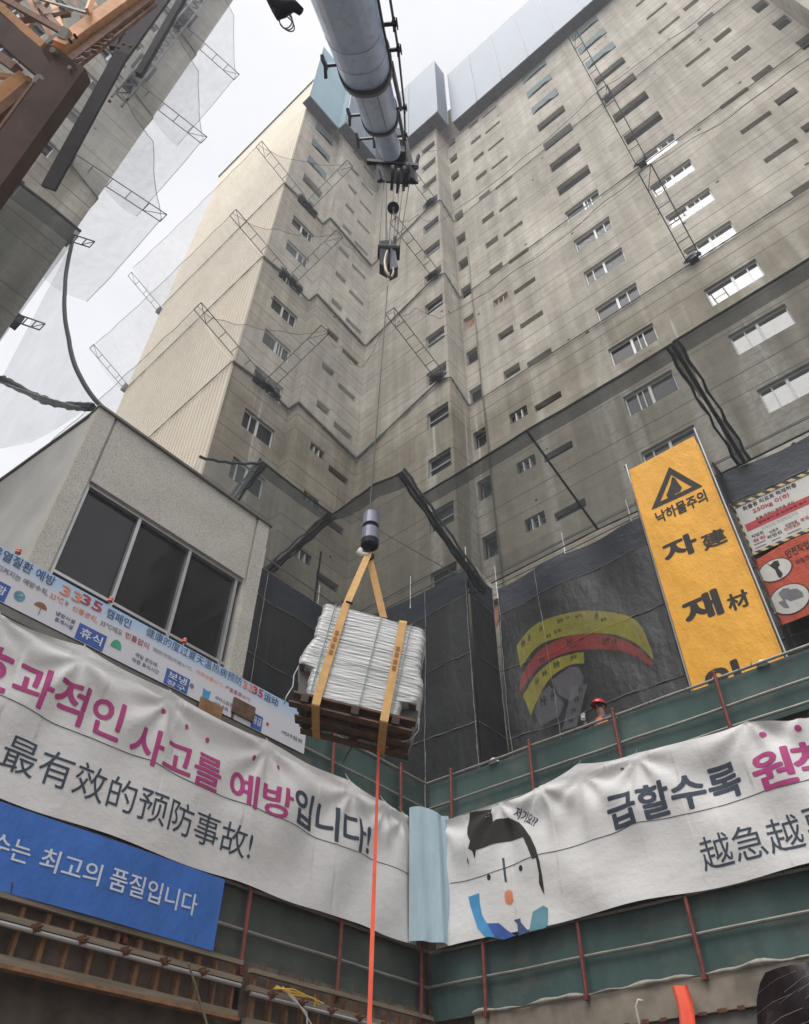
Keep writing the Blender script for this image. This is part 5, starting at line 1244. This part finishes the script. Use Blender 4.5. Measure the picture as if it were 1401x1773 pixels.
for i, (s, s2) in enumerate(((-.34, -.20), (-.30, -.04), (-.08, .0), (.05, .08), (.14, .14), (.28, .22))):
    mb = MB(); p, q = hb + hx * s + VZ * .1, hkt + hx * s2 - VZ * .1; mb.tube([p, q], .011 if i != 1 else .022, 6); solo('hoist_rope', mb, M['cable'], 'wire hoist ropes running between boom head and hook block', 'wire rope', 'hoist ropes of the hook block')
ob = onH(681, 360, HR - .12); od = ray(681, 360).normalized()
bl_ = thing('overhaul_sheave', 'round black sheave hanging on its own rope above the hook block', 'sheave', tuple(ob))
mb = MB(); mb.tube([ob - od * .06, ob + od * .06], .135, 22); part('sheave', mb, M['black_steel'], bl_)
mb = MB(); mb.tube([ob - od * .08, ob + od * .08], .03, 10); part('pin', mb, M['weight'], bl_)
mb = MB(); mb.tube([ob + VZ * .1, Vector((ob.x, ob.y, hb.z))], .010, 6); mb.tube([ob - VZ * .1, ob - VZ * .55 + hx * .05], .02, 6); part('rope', mb, M['cable'], bl_)
# single fall and weight
wt_t, wt_b = onH(640, 889, HR), onH(640, 948, HR)
cx = wt_b.copy()
mb = MB(); q = Vector((hkt.x, hkt.y, zh + .1)) + hx * .02; mb.tube([q, q.lerp(wt_t, .5), wt_t], .010, 6); solo('load_rope', mb, M['cable'], 'single thin rope from the big hook down to the grey weight', 'wire rope')
wg = thing('hook_weight', 'lavender grey cylindrical hook weight with a black band above the tan slings', 'hook weight', (wt_b.x, wt_b.y, wt_b.z))
rw_ = 15.5 * depth(wt_b) / FPX; hh = wt_t.z - wt_b.z
def cyl(z0, z1, r0, r1, m_, nm):
    mb = MB(); mb.smooth = False
    mb.tube([Vector((wt_b.x, wt_b.y, wt_b.z + hh * z)) for z in (z0, z1)], [rw_ * r0, rw_ * r1], 24); return part(nm, mb, m_, wg)
cyl(.62, .97, .95, .86, M['weight'], 'upper_cylinder'); cyl(.97, 1.02, .86, .55, M['weight'], 'top_cap'); cyl(.50, .62, .80, .80, M['black_steel'], 'black_band'); cyl(.18, .50, .98, .95, M['weight'], 'lower_cylinder')
mb = MB()
for (z0, z1, r0, r1) in ((.14, .18, 1.0, 1.02), (.04, .14, .98, 1.0), (.0, .04, .7, .98)): mb.tube([Vector((wt_b.x, wt_b.y, wt_b.z + hh * z)) for z in (z0, z1)], [rw_ * r0, rw_ * r1], 24)
part('base_ring', mb, M['black_steel'], wg)
ap = onH(638, 957, HR)
mb = MB(); mb.smooth = True; mb.tube([Vector((ap.x, ap.y, wt_b.z)) + hx * a + VZ * c_ for a, c_ in ((0, .02), (0, -.06), (-.05, -.10), (-.06, -.17), (0, -.22), (.06, -.18), (.06, -.12))], .022, 8); part('hook', mb, M['black_steel'], wg)

# ---- load frame
NL = Vector((.70, -.714, 0)).normalized(); KL = -7.15; DL = .64
TL, TR, BR, BL = [onN(x, y, NL, KL) for x, y in ((561, 1044), (737, 1091), (703, 1243), (529, 1201))]
ev = ((TL - BL) + (TR - BR)).normalized(); es = (BR - BL).normalized(); Wd = (BR - BL).length; Ht = ((TL - BL).length + (TR - BR).length) / 2
def F(s, t_, d=0.0): return BL.lerp(BR, s).lerp(TL.lerp(TR, s), t_) - NL * d
ld = thing('wrapped_stack', 'stack of boards in silver stretch wrap hanging from the crane on a wooden pallet', 'wrapped load', tuple(F(.5, 0, .5)))
def interp(tab, t_):
    for (a, x), (b, y) in zip(tab, tab[1:]):
        if t_ <= b: return x + (y - x) * (t_ - a) / (b - a)
    return tab[-1][1]
LTAB = ((0, .0), (.27, .0), (.29, -.12), (.36, -.13), (.50, -.075), (.60, -.03), (.72, -.035), (1, .0)); RTAB = ((0, .93), (.14, .94), (.16, 1.06), (.22, 1.10), (.40, 1.09), (.55, 1.03), (.75, 1.02), (1, 1.0))
jl = [random.Random(i).uniform(-.006, .006) for i in range(80)]
def edge(tab, t_, k): return interp(tab, t_) + jl[(int(t_ * 26) + k) % 80] + .003 * math.sin(t_ * 37 + k)
def ridge(s, t_): q_ = t_ * 24 + .10 * math.sin(s * 5 + t_ * 9) + .05 * math.sin(s * 13); return -.013 - .003 * (q_ - math.floor(q_)) - .0014 * math.sin(t_ * 143 + 4 * s + 2 * math.sin(s * 8)) - .001 * math.sin(t_ * 211 - 5 * s) - .003 * math.sin(s * 7 + t_ * 5)
mb = MB(); mb.smooth = True
mb.grid(44, 200, lambda u, v: F(edge(LTAB, v, 0) + (edge(RTAB, v, 31) - edge(LTAB, v, 0)) * u, v, ridge(u, v) + .05 * (max(0, abs(u - .5) - .46) / .04) ** 2)); part('wrap_film', mb, M['wrap'], ld)
for tab, k, e in ((LTAB, 0, 0), (RTAB, 31, 1)):
    mb = MB(); mb.smooth = True
    mb.grid(12, 110, lambda u, v: F(edge(tab, v, k) + (.012 if e else -.012) * math.sin(math.pi * u) * (1 + .6 * math.sin(v * 50)), v, .03 + (DL - .03) * u)); part('wrap_film', mb, M['wrap'], ld)
mb = MB(); mb.grid(16, 6, lambda s, d: F(-.005 + 1.01 * s, 1.0 + .012 * math.sin(s * 23 + d * 4), -.02 + (DL + .02) * d)); part('top_sheet', mb, M['wrap'], ld)
mb = MB(); mb.poly([F(0, 0, .0), F(.94, 0, .0), F(.94, 0, DL), F(0, 0, DL)]); mb.poly([F(0, 0, DL), F(.94, 0, DL), F(1, 1, DL), F(0, 1, DL)]); mb.poly([F(-.12, .28, 0), F(.0, .28, 0), F(0, .28, DL), F(-.12, .28, DL)]); mb.poly([F(.93, .15, 0), F(1.07, .15, 0), F(1.07, .15, DL), F(.93, .15, DL)]); part('wrapped_boards', mb, M['wrap_dark'], ld)
mb = MB(); mb.hexa([F(s, t_, d) for s, t_, d in ((-.09, .02, .12), (.0, .02, .12), (.0, .02, .8), (-.09, .02, .8), (-.11, .27, .12), (.0, .27, .12), (.0, .27, .6), (-.11, .27, .6))]); mb.hexa([F(s, t_, d) for s, t_, d in ((.93, .0, .12), (1.07, .0, .12), (1.07, .0, .8), (.93, .0, .8), (.93, .16, .12), (1.10, .16, .12), (1.10, .16, .8), (.93, .16, .8))]); part('dark_core', mb, M['wrap_dark'], ld)
mb = MB()
for s0, s1 in ((.12, .05), (.57, .54), (.86, .86)): mb.tube([F(s1 + (s0 - s1) * i / 12, i / 12 * 1.0, -.036) for i in range(13)] + [F(s0, 1.02, .3)], .006, 5)
for t_, dt in ((.40, .0), (.62, .015), (.22, -.01)): mb.tube([F(s / 12, t_ + dt * s / 12, -.034) for s in range(13)], .004, 4)
part('strapping_band', mb, M['cord_green'], ld)
mb = MB(); mb.smooth = True
mb.tube([F(-.13, .30, .1), F(-.16, .20, .1), F(-.15, .10, .12), F(-.19, -.02, .1), F(-.20, -.1, .1)], .008, 5); mb.tube([F(1.12, .08, .1), F(1.14, -.02, .15), F(1.09, -.1, .2), F(1.0, -.15, .2)], .006, 5); part('loose_film', mb, M['wrap'], ld)
mb = MB()
for s in (.09, .63, .83, .99):
    for q in range(3): mb.tube([F(s + q * .022, 1.0, -.03), F(s + .01 + q * .022, 1.05, .0)], .006, 4)
part('band_clip', mb, M['black_steel'], ld)
# ---- pallet
pl_ = thing('wooden_pallet', 'dark brown wooden pallet under the wrapped stack, seen from below', 'pallet', tuple(F(.5, -.1, .5)))
def G(s, t_, d): return BL + es * (s * Wd) + ev * t_ - NL * d
def pbox(s0, s1, t0, t1, d0, d1): return MB().hexa([G(s0, t0, d0), G(s1, t0, d0), G(s1, t0, d1), G(s0, t0, d1), G(s0, t1, d0), G(s1, t1, d0), G(s1, t1, d1), G(s0, t1, d1)])
for i, d in enumerate((.0, .27, .54)): part('deck_board', pbox(-.12 + .03 * (i % 2), 1.10 - .04 * (i % 3), -.028, -.003, d - .02, d + .10), M['wood_dark'], pl_)
for s in (.0, .50, .90): part('bearer', pbox(s - .03, s + .045, -.110, -.029, -.03, DL + .05), M['wood_black'], pl_)
for i, d in enumerate((.02, .29, .56)): part('bottom_board', pbox(-.14 + .05 * i, 1.08, -.132, -.112, d - .02, d + .09), M['wood_dark'], pl_)
mb = MB(); mb.poly([G(0, -.002, .02), G(.98, -.002, .02), G(.98, -.002, DL - .02), G(0, -.002, DL - .02)]); part('load_underside', mb, M['pit_wall_low'], pl_)
# ---- slings
def strap(pts, wdt, nrm=None):
    mb = MB(); mb.smooth = True; P_ = [Vector(p) for p in pts]; b = len(mb.v)
    for i, p in enumerate(P_):
        tn = (P_[min(i + 1, len(P_) - 1)] - P_[max(i - 1, 0)]).normalized()
        s = (es - tn * es.dot(tn)).normalized() * wdt / 2
        mb.v += [p - s, p + s]
    for i in range(len(P_) - 1): mb.f.append((b + 2 * i, b + 2 * i + 1, b + 2 * i + 3, b + 2 * i + 2)); mb.mi.append(0)
    return mb
def dens(pts, n=6):
    o = []
    for a, b in zip(pts, pts[1:]):
        a, b = Vector(a), Vector(b); o += [a.lerp(b, i / n) for i in range(n)]
    return o + [Vector(pts[-1])]
for (st_, sbm, lab, top) in ((.215, .13, 'left tan webbing sling around the load', None), (.78, .80, 'right tan webbing sling around the load', True)):
    sg_ = thing('lifting_sling', lab, 'sling', tuple(ap), 'tan webbing slings')
    if top: pts = [ap + VZ * -.02, F(.66, 1.035, .45), F(.74, 1.03, .1), F(st_, 1.012, -.045)]
    else: pts = [ap + VZ * -.02, F(st_, 1.03, -.02)]
    pts += [F(st_ + (sbm - st_) * k / 5, 1 - k / 5, -.05) for k in range(1, 6)] + [G(sbm, -.134, -.05), G(sbm, -.142, .2), G(sbm, -.142, .5), G(sbm, -.134, DL + .03), F(sbm, .3, DL + .03), F(st_, 1.03, DL + .03), F(st_, 1.025, .3)]
    part('webbing', strap(dens(pts), .088), M['sling'], sg_)
    mb = MB()
    for k in (.45, .52, .60, .67): 
        s = st_ + (sbm - st_) * (1 - k); mb.poly([F(s - .018, k - .025, -.056), F(s + .018, k - .025, -.056), F(s + .018, k + .025, -.056), F(s - .018, k + .025, -.056)])
    part('woven_mark', mb, M['brown_print'], sg_)
mb = MB(); c0 = F(.215, 1.03, -.02); d_ = (ap - c0).normalized(); mb.tube([c0 + d_ * .05 - es * .06, c0 + d_ * .05 - NL * .04, c0 + d_ * .06 + es * .06, c0 + d_ * .02 + NL * .05], .014, 6); solo('sling_ring', mb, M['black_steel'], 'black ring on the left tan sling at the top edge of the load', 'ring')
mb = MB(); mb.smooth = True; mb.tube([ap + hx * a + VZ * c_ for a, c_ in ((-.10, .06), (-.12, -.0), (-.08, -.05), (.0, -.04))], [.03, .045, .045, .03], 8); solo('sling_pad', mb, M['white_hose'], 'pale padded sling eye under the grey weight', 'sling eye')
# tag line
tp = onH(656, 1292, 7.6); bt = onH(638, 1790, 7.6)
mb = MB(); mb.smooth = True; n_ = 40; b = 0; sd_ = Vector((.72, .69, 0)).normalized()
for i in range(n_ + 1):
    p = tp.lerp(Vector((tp.x, tp.y, bt.z - .3)), i / n_); a = .25 * math.sin(i * .55) ; s = (sd_ * math.cos(a) + NL * math.sin(a)) * (.012 + .008 * min(1, i / 22)); mb.v += [p - s, p + s]
for i in range(n_): mb.f.append((2 * i, 2 * i + 1, 2 * i + 3, 2 * i + 2)); mb.mi.append(0)
tg = thing('tag_strap', 'long orange red strap hanging straight down from the pallet', 'strap', tuple(tp)); part('webbing', mb, M['tag'], tg)
mb = MB(); q = onX(580, 1322, XF + .2); p = G(.5, -.13, .65); mb.tube([p, p.lerp(q, .4) + Vector((0, 0, -.1)), q], .012, 6); solo('guide_rope', mb, M['rope'], 'dark rope end hanging from the pallet towards the fence', 'rope')
# rigging hook at the top of the picture, left of the boom
rh = atD(492, 14, 9.0); t_ = thing('rigging_hook', 'dark hanging hook clump with a rope loop at the top edge, left of the boom', 'hook', tuple(rh))
ex_, ey_ = Vector(RC[0]), -Vector(RC[1])
mb = MB(); mb.smooth = True; mb.tube([rh + ex_ * a + ey_ * b for a, b in ((-.22, .22), (-.10, .05), (.0, .0), (.12, .03), (.20, -.04))], [.05, .09, .10, .07, .05], 8); mb.tube([rh + ex_ * a + ey_ * b for a, b in ((-.1, .0), (-.06, -.10), (.02, -.08))], [.06, .05, .03], 8); part('hook_body', mb, M['black_steel'], t_)
mb = MB()
for k in range(3): mb.tube([rh + ex_ * (.02 + (.075 + .01 * k) * math.sin(i * .45)) + ey_ * (-.14 + .10 * math.cos(i * .45 + k * .3)) + Vector(RC[2]) * .03 * k for i in range(14)], .008, 5)
mb.tube([rh + ex_ * -.15 + ey_ * .12, rh + ex_ * -.5 + ey_ * .9], .02, 6); part('rope_loop', mb, M['cable'], t_)

# ================================================================== ORANGE STEEL CRANE, TOP LEFT
oc = thing('lattice_crane', 'weathered orange and brown steel crane lattice at the upper left corner', 'crane', tuple(atD(60, 130, 9.5)))
D0 = 9.5
def sbeam(a, b, da, db, wpx, thick, m_, nm, upv=None):
    p, q = atD(*a, da), atD(*b, db); w_ = wpx * (da + db) / 2 / FPX
    mb = MB(); d = (q - p).normalized(); s = d.cross(Vector(RC[2])).normalized()
    mb.beam(p, q, w_, thick, up=tuple(s.cross(d))); return part(nm, mb, M[m_], oc)
sbeam((-60, 0), (118, 152), D0 + .6, D0, 40, .22, 'brown_steel', 'box_beam'); sbeam((-60, -42), (82, 88), D0 + .75, D0 + .2, 13, .20, 'orange', 'beam_flange')
sbeam((128, 118), (-40, 352), D0, D0 - .5, 56, .24, 'brown_steel', 'box_beam'); sbeam((62, 152), (-40, 292), D0 + .1, D0 - .4, 5, .20, 'brown_rail', 'beam_flange')
sbeam((104, 86), (262, -28), D0 + .35, D0 + 1.6, 22, .20, 'orange', 'chord'); sbeam((118, 112), (262, 2), D0 + .3, D0 + 1.5, 13, .14, 'brown_rail', 'chord'); sbeam((132, 118), (270, 8), D0 + .25, D0 + 1.5, 4, .05, 'brown_rail', 'chord')
sbeam((48, 140), (-40, 200), D0 + .3, D0 + .1, 28, .2, 'orange', 'chord'); sbeam((56, 150), (-40, 232), D0 + .25, D0, 16, .14, 'brown_rail', 'chord'); sbeam((36, 208), (-30, 290), D0 + .1, D0, 12, .12, 'brown_rail', 'chord')
nd = (110, 56)
for (a_, b_, d0_, d1_, wp, m_) in (((100, 84), (40, -20), 1.0, 2.2, 7, 'orange'), ((66, 84), (14, -20), 1.6, 2.4, 6, 'brown_rail'), ((40, 58), (96, -16), 1.5, 2.0, 6, 'orange'), ((-10, 20), (60, -20), 2.0, 2.2, 9, 'orange'), ((10, 40), (120, 24), 1.4, 1.0, 6, 'brown_rail'),
                               ((150, 44), (120, -16), .9, 1.8, 7, 'brown_rail'), ((176, 30), (150, -20), 1.1, 1.9, 6, 'orange'), ((-10, 130), (52, 138), .6, .4, 8, 'orange'), ((-10, 150), (40, 200), .5, .3, 7, 'brown_rail'), ((-14, 236), (34, 190), .2, .2, 8, 'orange'), ((-20, 270), (20, 246), .1, .1, 12, 'orange')):
    sbeam(a_, b_, D0 + d0_, D0 + d1_, wp, .07, m_, 'diagonal')
for (e, dd, wp, m_) in (((-30, -22), 1.5, 9, 'brown_rail'), ((50, -12), 1.8, 9, 'brown_rail'), ((86, -10), 1.9, 10, 'orange'), ((160, -2), .8, 5, 'orange')):
    sbeam(nd if e[0] < 120 else (152, 20), e, D0 + .5, D0 + .5 + dd, wp, .08, m_, 'diagonal')
sbeam((34, -12), (150, 22), D0 + 1.9, D0 + .9, 3, .04, 'pipe', 'diagonal'); sbeam((0, 74), (34, 108), D0 + 1.2, D0 + .8, 4, .04, 'pipe', 'diagonal'); sbeam((-10, 92), (30, 120), D0 + 1.2, D0 + .8, 14, .12, 'brown_rail', 'diagonal'); sbeam((75, 80), (100, 62), D0 + .45, D0 + .45, 6, .06, 'pipe', 'diagonal')
def disc_plate(pts, dep, th, m_, nm):
    A = [atD(x, y, dep) for x, y in pts]; B = [p + Vector(RC[2]) * th for p in A]; mb = MB(); mb.poly(A); mb.poly(B[::-1])
    for i in range(len(A)): j = (i + 1) % len(A); mb.poly([A[i], B[i], B[j], A[j]])
    return part(nm, mb, M[m_], oc)
disc_plate([(72, 88), (80, 79), (92, 78), (104, 86), (128, 106), (134, 118), (130, 132), (120, 150), (100, 130)], D0 - .14, .06, 'brown_steel', 'gusset_plate')
disc_plate([(98, 62), (108, 44), (120, 50), (112, 68)], D0 + .3, .10, 'pipe', 'node_plate')
for (x, y, r, m_) in ((94, 90, 5, 'hook'), (123, 120, 3.2, 'pipe'), (70, 141, 9, 'pipe'), (60, 198, 3, 'pipe')):
    c_ = atD(x, y, D0 - .16); mb = MB(); mb.tube([c_ - Vector(RC[2]) * .05, c_ + Vector(RC[2]) * .04], r * D0 / FPX, 12); part('pin', mb, M[m_], oc)
for (x, y) in ((121, 70), (130, 62), (13, 162)):
    c_ = atD(x, y, D0 + .22); mb = MB(); mb.tube([c_ - Vector(RC[2]) * .02, c_ + Vector(RC[2]) * .04], 2.8 * D0 / FPX, 12); part('bolt_hole', mb, M['black_steel'], oc)
r_ = random.Random(6)
for i in range(16):
    f = i / 16; c_ = atD(136 + 120 * f, 104 - 92 * f, D0 + .25 + 1.2 * f); mb = MB(); mb.beam(c_ - ex_ * .03, c_ + ex_ * r_.uniform(.02, .08) + ey_ * r_.uniform(-.04, .04), .035, .03); part('bolt', mb, M['pipe'] if r_.random() < .5 else M['brown_rail'], oc)
dk = thing('steel_strut', 'dark slanting steel strut with bolts in front of the upper left tower', 'strut', tuple(atD(85, 320, 12)))
def dbeam(a, b, da, db, wpx, th, nm, m_='black_steel'):
    p, q = atD(*a, da), atD(*b, db); mb = MB(); d = (q - p).normalized(); s = d.cross(Vector(RC[2])).normalized(); mb.beam(p, q, wpx * (da + db) / 2 / FPX, th, up=tuple(s.cross(d))); return part(nm, mb, M[m_], dk)
M['strut'] = plain('dark plum steel', (.040, .036, .042), .6, .2, var=.25)
dbeam((212, 92), (84, 326), 12.3, 11.6, 24, .06, 'strut_beam', 'strut'); dbeam((300, -30), (206, 100), 13.0, 12.32, 26, .06, 'strut_beam', 'strut'); dbeam((214, 32), (196, 84), 12.6, 12.4, 14, .1, 'side_arm', 'strut'); dbeam((320, -10), (240, 130), 13.6, 12.9, 11, .1, 'side_arm', 'strut')
for (x, y) in ((214, 76), (226, 80), (205, 82), (190, 175)):
    c_ = atD(x, y, 12.0); mb = MB(); mb.ball(c_, .028, 5); part('bolt', mb, M['brown_rail'], dk)

# ================================================================== WORKER BEHIND THE FENCE
hp = onY(1040, 1222, 12.35)                                     # helmet centre
gz = hp.z - 1.70
mb = MB(); mb.box((hp.x - 1.5, 11.75, gz - .06), (hp.x + 1.5, 12.9, gz)); mb.box((hp.x - 1.4, 11.8, 5.60), (hp.x - 1.3, 12.8, gz - .06)); mb.box((hp.x + 1.3, 11.8, 5.60), (hp.x + 1.4, 12.8, gz - .06)); solo('work_platform', mb, M['deck'], 'low work platform the helmeted worker stands on, behind the green fence', 'platform')
wk = thing('person', 'worker in a red helmet and orange vest raising a gloved hand behind the green fence', 'person', (hp.x, hp.y, gz))
def skinned(name, V, E, R, mat, parent, lv=2):
    me = bpy.data.meshes.new(name); off = ORG[parent.name]
    me.from_pydata([tuple(Vector(v) - off) for v in V], E, []); me.materials.append(mat)
    o = bpy.data.objects.new(name, me); C.objects.link(o); o.parent = parent; ORG[o.name] = off
    md = o.modifiers.new('skin', 'SKIN'); md.use_smooth_shade = True
    for i, r in enumerate(R): me.skin_vertices[0].data[i].radius = (r, r) if not isinstance(r, tuple) else r
    me.skin_vertices[0].data[0].use_root = True
    s_ = o.modifiers.new('sub', 'SUBSURF'); s_.levels = lv; s_.render_levels = lv
    return o
def W_(x, y, z): return Vector((hp.x + x, hp.y + y, gz + z))
# faces the camera side (-y), head turned a little to the left
V = [W_(0, 0, .95), W_(0, 0, 1.15), W_(0, .0, 1.36), W_(0, -.02, 1.47), W_(-.01, -.04, 1.56), W_(-.01, -.05, 1.66),
     W_(.19, 0, 1.39), W_(.27, -.06, 1.13), W_(.16, -.24, 1.02), W_(-.19, 0, 1.39), W_(-.31, -.10, 1.20), W_(-.25, -.28, 1.33),
     W_(.10, 0, .90), W_(.11, -.02, .50), W_(.11, .02, .09), W_(.12, -.14, .05), W_(-.10, 0, .90), W_(-.11, -.02, .50), W_(-.11, .02, .09), W_(-.12, -.14, .05)]
Ed = [(0, 1), (1, 2), (2, 3), (3, 4), (4, 5), (2, 6), (6, 7), (7, 8), (2, 9), (9, 10), (10, 11), (0, 12), (12, 13), (13, 14), (14, 15), (0, 16), (16, 17), (17, 18), (18, 19)]
Rr = [.15, .15, .16, .062, .085, .088, .075, .052, .038, .075, .052, .038, .095, .068, .05, .04, .095, .068, .05, .04]
skinned('body', V, Ed, Rr, M['skin'], wk)
skinned('trousers', [W_(0, 0, .98), W_(.10, 0, .90), W_(.11, -.02, .50), W_(.11, .02, .10), W_(-.10, 0, .90), W_(-.11, -.02, .50), W_(-.11, .02, .10)], [(0, 1), (1, 2), (2, 3), (0, 4), (4, 5), (5, 6)], [.165, .108, .085, .075, .108, .085, .075], M['workwear'], wk)
skinned('jacket', [W_(0, 0, .98), W_(0, 0, 1.16), W_(0, 0, 1.36), W_(.19, 0, 1.39), W_(.27, -.06, 1.13), W_(.175, -.22, 1.03), W_(-.19, 0, 1.39), W_(-.31, -.10, 1.20), W_(-.258, -.26, 1.315)], [(0, 1), (1, 2), (2, 3), (3, 4), (4, 5), (2, 6), (6, 7), (7, 8)], [.16, .165, .175, .09, .066, .05, .09, .066, .05], M['workwear'], wk)
skinned('vest', [W_(0, 0, 1.0), W_(0, 0, 1.16), W_(0, .0, 1.36), W_(.15, .0, 1.41), W_(-.15, 0, 1.41)], [(0, 1), (1, 2), (2, 3), (2, 4)], [.17, .176, .186, .095, .095], M['vest'], wk)
hc = W_(-.01, -.05, 1.66)
mb = MB(); mb.smooth = True; mb.ball(hc + Vector((0, 0, .03)), (.135, .155, .125), 10, half=True); mb.grid(24, 1, lambda u, v: hc + Vector(((.135 + .008 * v) * math.cos(2 * math.pi * u), (.155 + (.006 + .045 * max(0, -math.sin(2 * math.pi * u))) * v) * math.sin(2 * math.pi * u), .03 - .012 * v))); mb.tube([hc + Vector((0, .13, .06)), hc + Vector((0, .06, .155)), hc + Vector((0, -.06, .155)), hc + Vector((0, -.13, .06))], .012, 6); part('helmet', mb, M['helmet'], wk)
mb = MB(); mb.smooth = True; mb.ball(hc + Vector((0, .02, -.01)), (.094, .098, .07), 8, half=False); part('hair', mb, M['hair'], wk)
mb = MB()
for sx in (-.034, .034): mb.ball(hc + Vector((sx, -.083, -.015)), (.013, .010, .009), 5)
part('eyes', mb, M['eye'], wk)
mb = MB(); mb.smooth = True; mb.tube([hc + Vector((0, -.083, -.005)), hc + Vector((0, -.105, -.04)), hc + Vector((0, -.088, -.05))], [.010, .016, .010], 6); part('nose', mb, M['skin'], wk)
mb = MB(); mb.tube([hc + Vector((-.024, -.080, -.075)), hc + Vector((0, -.087, -.077)), hc + Vector((.024, -.080, -.075))], .006, 5); part('mouth', mb, M['print_red'], wk)
mb = MB(); mb.smooth = True
for sx in (-1, 1): mb.ball(hc + Vector((sx * .092, 0, -.03)), (.012, .022, .032), 5)
part('ears', mb, M['skin'], wk)
for (wr_p, dirv, sd) in ((W_(-.25, -.28, 1.33), Vector((.02, -.35, .94)), -1), (W_(.16, -.24, 1.02), Vector((-.3, -.9, .1)), 1)):
    dirv.normalize(); ac = dirv.cross(Vector((0, 1, .2))).normalized(); nn = ac.cross(dirv)
    V = [wr_p, wr_p + dirv * .045, wr_p + dirv * .085]; Ed = [(0, 1), (1, 2)]; Rr = [.030, (.040), (.038)]
    for k, (o_, l_) in enumerate(((-.032, .062), (-.011, .075), (.011, .070), (.031, .055))):
        b = len(V); V += [wr_p + dirv * .095 + ac * o_, wr_p + dirv * (.095 + l_ * .55) + ac * (o_ * 1.25) + nn * .008, wr_p + dirv * (.095 + l_) + ac * (o_ * 1.35) + nn * .03]; Ed += [(2, b), (b, b + 1), (b + 1, b + 2)]; Rr += [.012, .011, .009]
    b = len(V); V += [wr_p + dirv * .045 + ac * (-.045 * sd), wr_p + dirv * .085 + ac * (-.068 * sd) + nn * .012]; Ed += [(1, b), (b, b + 1)]; Rr += [.014, .011]
    skinned('glove', V, Ed, Rr, M['glove'], wk)

# ================================================================== HAZY AIR
HZ = bpy.data.materials.new('hazy air'); HZ.use_nodes = True; ht_ = HZ.node_tree; ht_.nodes.clear()
ho = ht_.nodes.new('ShaderNodeOutputMaterial'); hv = ht_.nodes.new('ShaderNodeVolumePrincipled')
hv.inputs['Color'].default_value = (.93, .95, 1.0, 1); hv.inputs['Density'].default_value = .0024; hv.inputs['Anisotropy'].default_value = .2
ht_.links.new(hv.outputs[0], ho.inputs['Volume'])
mb = MB(); mb.box((-155, -155, -5), (155, 155, 72)); solo('haze', mb, HZ, kind='stuff')
